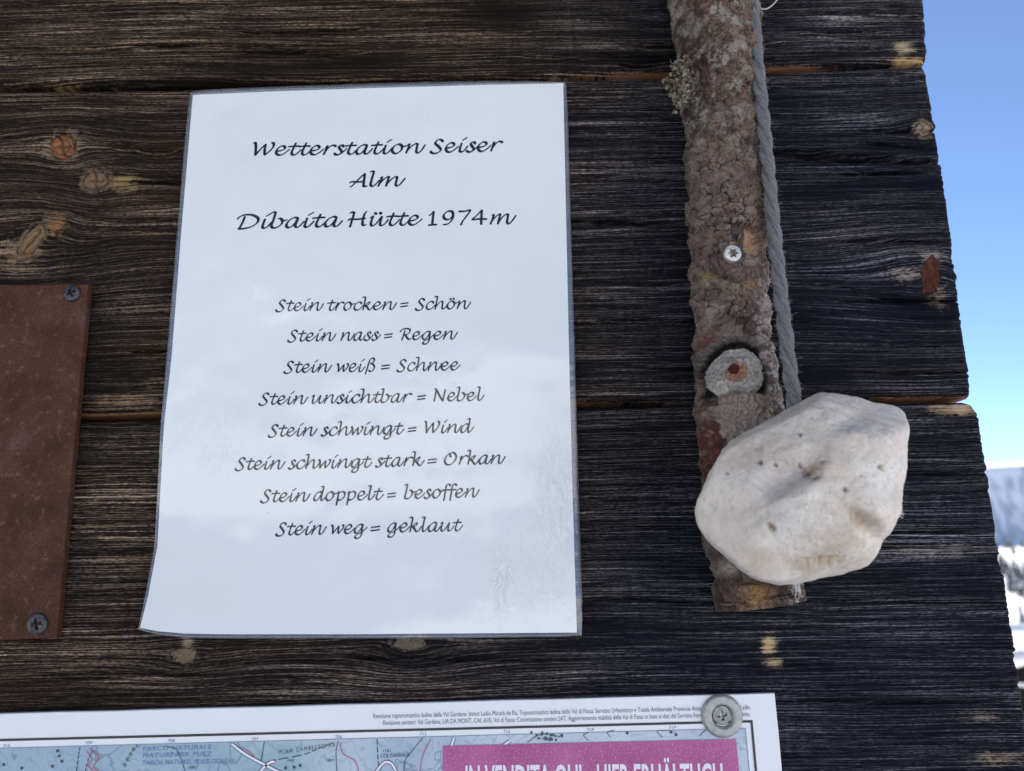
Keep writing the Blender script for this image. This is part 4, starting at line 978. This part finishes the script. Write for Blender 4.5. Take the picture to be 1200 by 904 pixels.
def bar(a, b_, wd, off, mat, name, par=panel):
    a = np.array(a); b_ = np.array(b_); d = b_-a; d /= np.linalg.norm(d); nn = np.array([-d[1], d[0]])*wd/2
    return quad(name, [tuple(a+nn), tuple(b_+nn), tuple(b_-nn), tuple(a-nn)][::-1], off, mat)
bl_ = loc(0, 867.5)
bar((-MW+0.008, fry+(bl_[1]-fry)*(MW-0.008)/abs(bl_[0]-frx)), (frx+0.0006, fry), 0.0011, 0.0002, mblack, 'frame_line')
bar((frx, fry), (frx+0.0014, -MH+0.008), 0.0011, 0.0003, mblack, 'frame_line')
mthin = simple('thin_blue_print', (0.16, 0.24, 0.30), 0.4, 0, .1, 50, 0)
bar((-MW+0.012, myl), (mx_, my_), 0.00028, 0.0003, mthin, 'frame_line'); bar((mx_, my_), (mx_+0.001, -MH+0.012), 0.00028, 0.0004, mthin, 'frame_line')
# magenta banner
m, t, b = M('magenta_print'); g = G(t); o = g.obj(); n = g.noise(o, 1500, 2, 0.6); n2 = g.noise(o, 40, 4)
c = g.mix(g.ramp(n2, [(0.35, 0.0), (0.65, 1.0)]), (0.36, 0.055, 0.20), (0.45, 0.095, 0.26))
c = g.mix(g.ramp(n, [(0.58, 0.0), (0.68, 0.6)]), c, (0.72, 0.50, 0.66)); t.links.new(c, b.inputs['Base Color']); b.inputs['Roughness'].default_value = 0.45
b0, b1 = loc(519, 874), loc(862, 866)
b2 = loc(864.5, 904); b3 = loc(516, 904)
dep = 0.030
quad('banner', [b0, b1, (b1[0]+0.0006, b1[1]-dep), (b0[0], b0[1]-dep)][::1], 0.0006, m)
# printed text
def text_mesh(name, txt, a, b_, h, mat, off, bold=0.0, spacing=1.0, rise=None):
    cu = bpy.data.curves.new(name, 'FONT'); cu.body = txt; cu.size = 1; cu.offset = bold; cu.space_character = spacing; cu.resolution_u = 3
    ob = bpy.data.objects.new('tmp', cu); COL.objects.link(ob)
    bpy.context.view_layer.update(); me0 = ob.evaluated_get(bpy.context.evaluated_depsgraph_get()).to_mesh()
    V = np.array([v.co[:2] for v in me0.vertices]); F = [tuple(p.vertices) for p in me0.polygons]
    ob.to_mesh_clear(); bpy.data.objects.remove(ob); bpy.data.curves.remove(cu)
    a = np.array(a); b_ = np.array(b_); d = b_-a; ln = np.linalg.norm(d); d /= ln; nn = np.array([-d[1], d[0]])
    x = (V[:, 0]-V[:, 0].min())/(V[:, 0].max()-V[:, 0].min())*ln; z = V[:, 1]*h/0.72
    q = a+x[:, None]*d+z[:, None]*nn
    return mesh(name, W(q[:, 0], q[:, 1], off), F, mat, panel, False)
mgt = simple('grey_print', (0.13, 0.14, 0.17), 0.4, 0, .1, 50, 0); mbt = simple('blue_print', (0.12, 0.22, 0.42), 0.4, 0, .1, 50, 0)
mnavy = simple('navy_print', (0.03, 0.05, 0.08), 0.4, 0, .1, 50, 0); mredp = simple('red_print', (0.42, 0.14, 0.20), 0.4, 0, .1, 50, 0)
mwt = simple('white_print', (0.78, 0.76, 0.80), 0.4, 0, .08, 900, 0)
text_mesh('small_print', 'Revisione toponomastica ladina della Val Gardena: Istitut Ladin Micurà de Rü, Toponomastica ladina della Val di Fassa: Servizio Urbanistico e Tutela Ambientale Provincia Autonoma di Trento, del Ladin.', loc(437.5, 842), loc(880, 831.5), 0.0022, mgt, 0.0002)
text_mesh('small_print', 'Revisione sentieri: Val Gardena, LIA DA MONT, CAI, AVS; Val di Fassa: Commissione sentieri SAT. Aggiornamento viabilità della Val di Fassa in base ai dati del Servizio Forestale della Prov. di Trento.', loc(449, 850), loc(879.5, 839.5), 0.0022, mgt, 0.0002)
cap = 0.0115; ta = loc(545, 893); tb_ = loc(845, 890)
text_mesh('banner_text', 'IN VENDITA QUI - HIER ERHÄLTLICH', (ta[0], loc(545, 896)[1]-cap), (tb_[0], loc(845, 893.5)[1]-cap), cap, mwt, 0.0008, 0.022)
text_mesh('place_name', 'PLAN CAMBEETGINA', loc(328, 884), loc(393, 875), 0.0019, mnavy, 0.0005, 0, 1.6)
text_mesh('place_name', 'COL DARRALEI', loc(446, 888), loc(480, 886.5), 0.0017, mnavy, 0.0005)
for s_, x, y, l_ in (('1761', 449, 881.5, 9), ('1842', 337, 893, 8), ('1807', 383, 893, 9), ('1881', 221, 901, 9)): text_mesh('spot_height', s_, loc(x, y), loc(x+l_, y-.3), 0.0013, mnavy, 0.0005)
for ch, x, y in (('S',145,899),('E',149,892.5),('R',152.5,886.5),('R',156,881),('A',159.5,877)): text_mesh('place_name', ch, loc(x, y), loc(x+4, y-1.2), 0.0018, mnavy, 0.0005)
for s_, x, y in (('PARCO NATURALE', 168, 880), ('NATURPARK PUEZ', 168, 888), ('PARCH NATUREL PUEZ-ODLES', 168, 896.5)): text_mesh('park_name', s_, loc(x, y), loc(x+(102 if len(s_) > 20 else 80), y-2), 0.0021, mbt, 0.0005, 0, 1.1)
for s_, x, y in (('710', 4, 876), ('709', 100, 872.5), ('708', 197, 870), ('707', 295, 868), ('706', 393, 865.5), ('712', 492, 862), ('716', 590, 859.5), ('718', 688, 857), ('719', 784, 854.5)): text_mesh('grid_number', s_, loc(x, y), loc(x+8, y-.2), 0.0014, mbt, 0.0003)
def road(pts, wd, mat, off, name, dash=0):
    P = catmull(np.array([loc(*p) for p in pts]), 10); T = np.gradient(P, axis=0); T /= np.linalg.norm(T, axis=1)[:, None]; N = np.stack([-T[:, 1], T[:, 0]], -1)*wd/2
    V = np.concatenate([P+N, P-N]); n_ = len(P)
    F = [(i, i+1, n_+i+1, n_+i) for i in range(n_-1) if not dash or i % dash < dash-1 or dash == 0]
    F = [f[::-1] for f in F]
    return mesh(name, W(V[:, 0], V[:, 1], off), F, mat, panel, False)
for pts in ([(272,872),(288,884),(310,896),(330,906)], [(304,906),(311,898),(318,893),(322,893)], [(440,906),(446,898),(452,893),(459,895),(464,903)], [(532,865),(527,882),(525,906)], [(598,868),(590,874),(586,880)]):
    road(pts, 0.0017, mnavy, 0.00030, 'road'); road(pts, 0.0010, mwt, 0.00040, 'road')
for pts in ([(310,869.5),(308,882),(305,897)], [(397,868),(394,880),(395,906)], [(496,864),(483,880),(475,891),(473,906)], [(192,874),(208,880),(218,906)], [(618,870),(630,862),(640,860)], [(715,864),(712,858),(720,856)], [(776,864),(770,857),(782,856)], [(820,862),(828,855),(840,852)],[(690,868),(684,862),(690,858)]):
    road(pts, 0.00035, mnavy, 0.00035, 'path')
for pts in ([(313,893),(321,891),(357,884),(376,876),(392,870)], [(94,876),(92,888),(90,906)], [(442,866),(443,888),(445,906)], [(100,906),(104,890),(110,878)]): road(pts, 0.00045, mnavy, 0.00037, 'path', 4)
for pts in ([(399,870),(402,883),(416,892),(421,906)], [(284,876),(296,884),(300,890)], [(102,880),(108,890),(104,897),(112,906)], [(108,878),(116,888),(110,899),(120,906)], [(505,866),(496,884),(492,906)]): road(pts, 0.0005, mredp, 0.00036, 'path')
for q in range(26):
    x, y = 640+random.gauss(0, 9), 864+random.gauss(0, 4.5)
    a, b_ = loc(x, y); s1, s2 = random.uniform(.0003, .0007), random.uniform(.0003, .0006)
    if y < 870: quad('map_symbol', [(a-s1, b_+s2), (a+s1, b_+s2), (a+s1, b_-s2+.0002), (a-s1, b_-s2)], 0.00045+q*2e-6, mnavy)
for x, y in ((26,900),(62,898),(70,886),(73,892),(68,880),(335,900),(345,899),(786,858),(792,861),(735,859),(352,897),(5,896)):
    a, b_ = loc(x, y); s1 = .0006; quad('map_symbol', [(a-s1, b_+s1), (a+s1, b_+s1), (a+s1, b_-s1), (a-s1, b_-s1)], 0.00046, mnavy)
# washer and screw
wc = U(846, 839, -0.0055); nr_, nth = 14, 72
rho = np.linspace(0, 1, nr_)[:, None]; a = np.linspace(0, 2*np.pi, nth, endpoint=False)[None, :]
hgt = interp([(0,-.0008),(.46,-.0008),(.50,.0006),(.54,.0021),(.60,.0024),(.9,.0020),(.97,.0017),(1,.0)], rho)+0*a
V = np.stack([wc[0]+0.0097*rho*np.cos(a), wc[1]-hgt, wc[2]+0.0097*rho*np.sin(a)], -1)
mesh('washer', V.reshape(-1, 3), gridF(nr_, nth, False, True), mgrey, panel)
head('screw', U(845.5, 838, -0.0058), 0.0044, metal('worn_steel', (0.20, 0.205, 0.19), (0.34, 0.34, 0.31), 0.5, 0.6), panel, 'cross', 0.0003, 0.0034, 0.12, 0.0008)

# ================================================================== BEYOND THE CORNER
mbeam = simple('brown_timber', (0.16, 0.085, 0.04), 0.75, 0, 0.35, 30, 0.4, 0.003)
def at(px, py, d):
    v = np.array([(px-600)/FPX, (452-py)/FPX, -1.0]) @ CR.T
    return CAM+v/math.hypot(v[0], v[1])*d
# lower shed with snow on its roof
SZ = 0.22
mtar = simple('tarred_wood', (0.014, 0.013, 0.014), 0.8, 0, 0.4, 12, 0.4, 0.004, 0.1)
s0 = at(1235, 800, 16.0)
shed = empty('snowy_shed', (s0[0], s0[1], -2.6), 'dark wooden shed with thick snow on its roof beyond the hut corner', 'shed')
rotz = R(-8); cz_, sz2 = math.cos(rotz), math.sin(rotz); RZ = np.array([[cz_, -sz2, 0], [sz2, cz_, 0], [0, 0, 1]])
def sb(mb, c, d, rx=0.0):
    rxm = np.array([[1,0,0],[0,math.cos(rx),-math.sin(rx)],[0,math.sin(rx),math.cos(rx)]])
    mb.box(np.array([s0[0], s0[1], 0])+RZ@np.array([c[0], c[1], 0])+[0, 0, c[2]+SZ], d, RZ@rxm)
mb = MB(); sb(mb, (1.6, 1.6, -1.75), (4.6, 3.0, 1.9)); mb.build('wall', mtar, shed)
mb = MB(); sb(mb, (1.6, .75, -.62), (5.2, 2.1, .14), R(20)); sb(mb, (1.6, 2.5, -.62), (5.2, 2.1, .14), R(-20)); mb.build('roof', mtar, shed)
mb = MB(); sb(mb, (1.6, .80, -.46), (5.1, 2.0, .22), R(20)); sb(mb, (1.6, 2.45, -.46), (5.1, 2.0, .22), R(-20)); mb.build('roof_snow', msnow, shed)
# timber rail of the terrace
r0 = at(1186, 908, 2.6); r1 = r0+np.array([2.4, 0.5, -0.02])
rail = empty('terrace_rail', (r0[0], r0[1], 0), 'light brown timber rail on posts just past the lower hut corner', 'railing')
mb = MB(); mb.tube(np.linspace(r0-[.25, .05, 0], r1, 12), 0.042, 14); mb.build('rail', mbeam, rail, True)
for k in (0.12, 0.95):
    p = r0+(r1-r0)*k; mb = MB(); mb.tube([[p[0], p[1], -0.5], [p[0], p[1], p[2]-0.03]], 0.045, 12); mb.build('post', mbeam, rail, True)

# dark boarded fence with a cap of snow
f0 = at(1180, 788, 5.2); fd = np.array([0.93, -0.36, 0.0])
fence = empty('snowy_fence', (f0[0], f0[1], -0.9), 'dark board fence with a cap of snow, a few metres beyond the hut corner', 'fence')
ang = math.atan2(fd[1], fd[0]); RF_ = np.array([[math.cos(ang), -math.sin(ang), 0], [math.sin(ang), math.cos(ang), 0], [0, 0, 1]])
mb = MB(); mb.box(f0+fd*1.2, (2.6, 0.05, 0.10), RF_); mb.build('board', mtar, fence)
P_ = np.array([f0+fd*k+[0, 0, 0.062+0.02*math.sin(k*5)+0.008*math.sin(k*17)] for k in np.linspace(-0.1, 2.45, 40)])
mb = MB(); mb.tube(P_, 0.045+0.008*np.sin(np.arange(40)*1.1), 12); mb.build('snow_cap', msnow, fence, True)
for k in (0.25, 2.2):
    p = f0+fd*k; mb = MB(); mb.box((p[0]+0.03, p[1]+0.07, p[2]-0.9), (0.09, 0.09, 1.9), RF_); mb.build('post', mtar, fence)
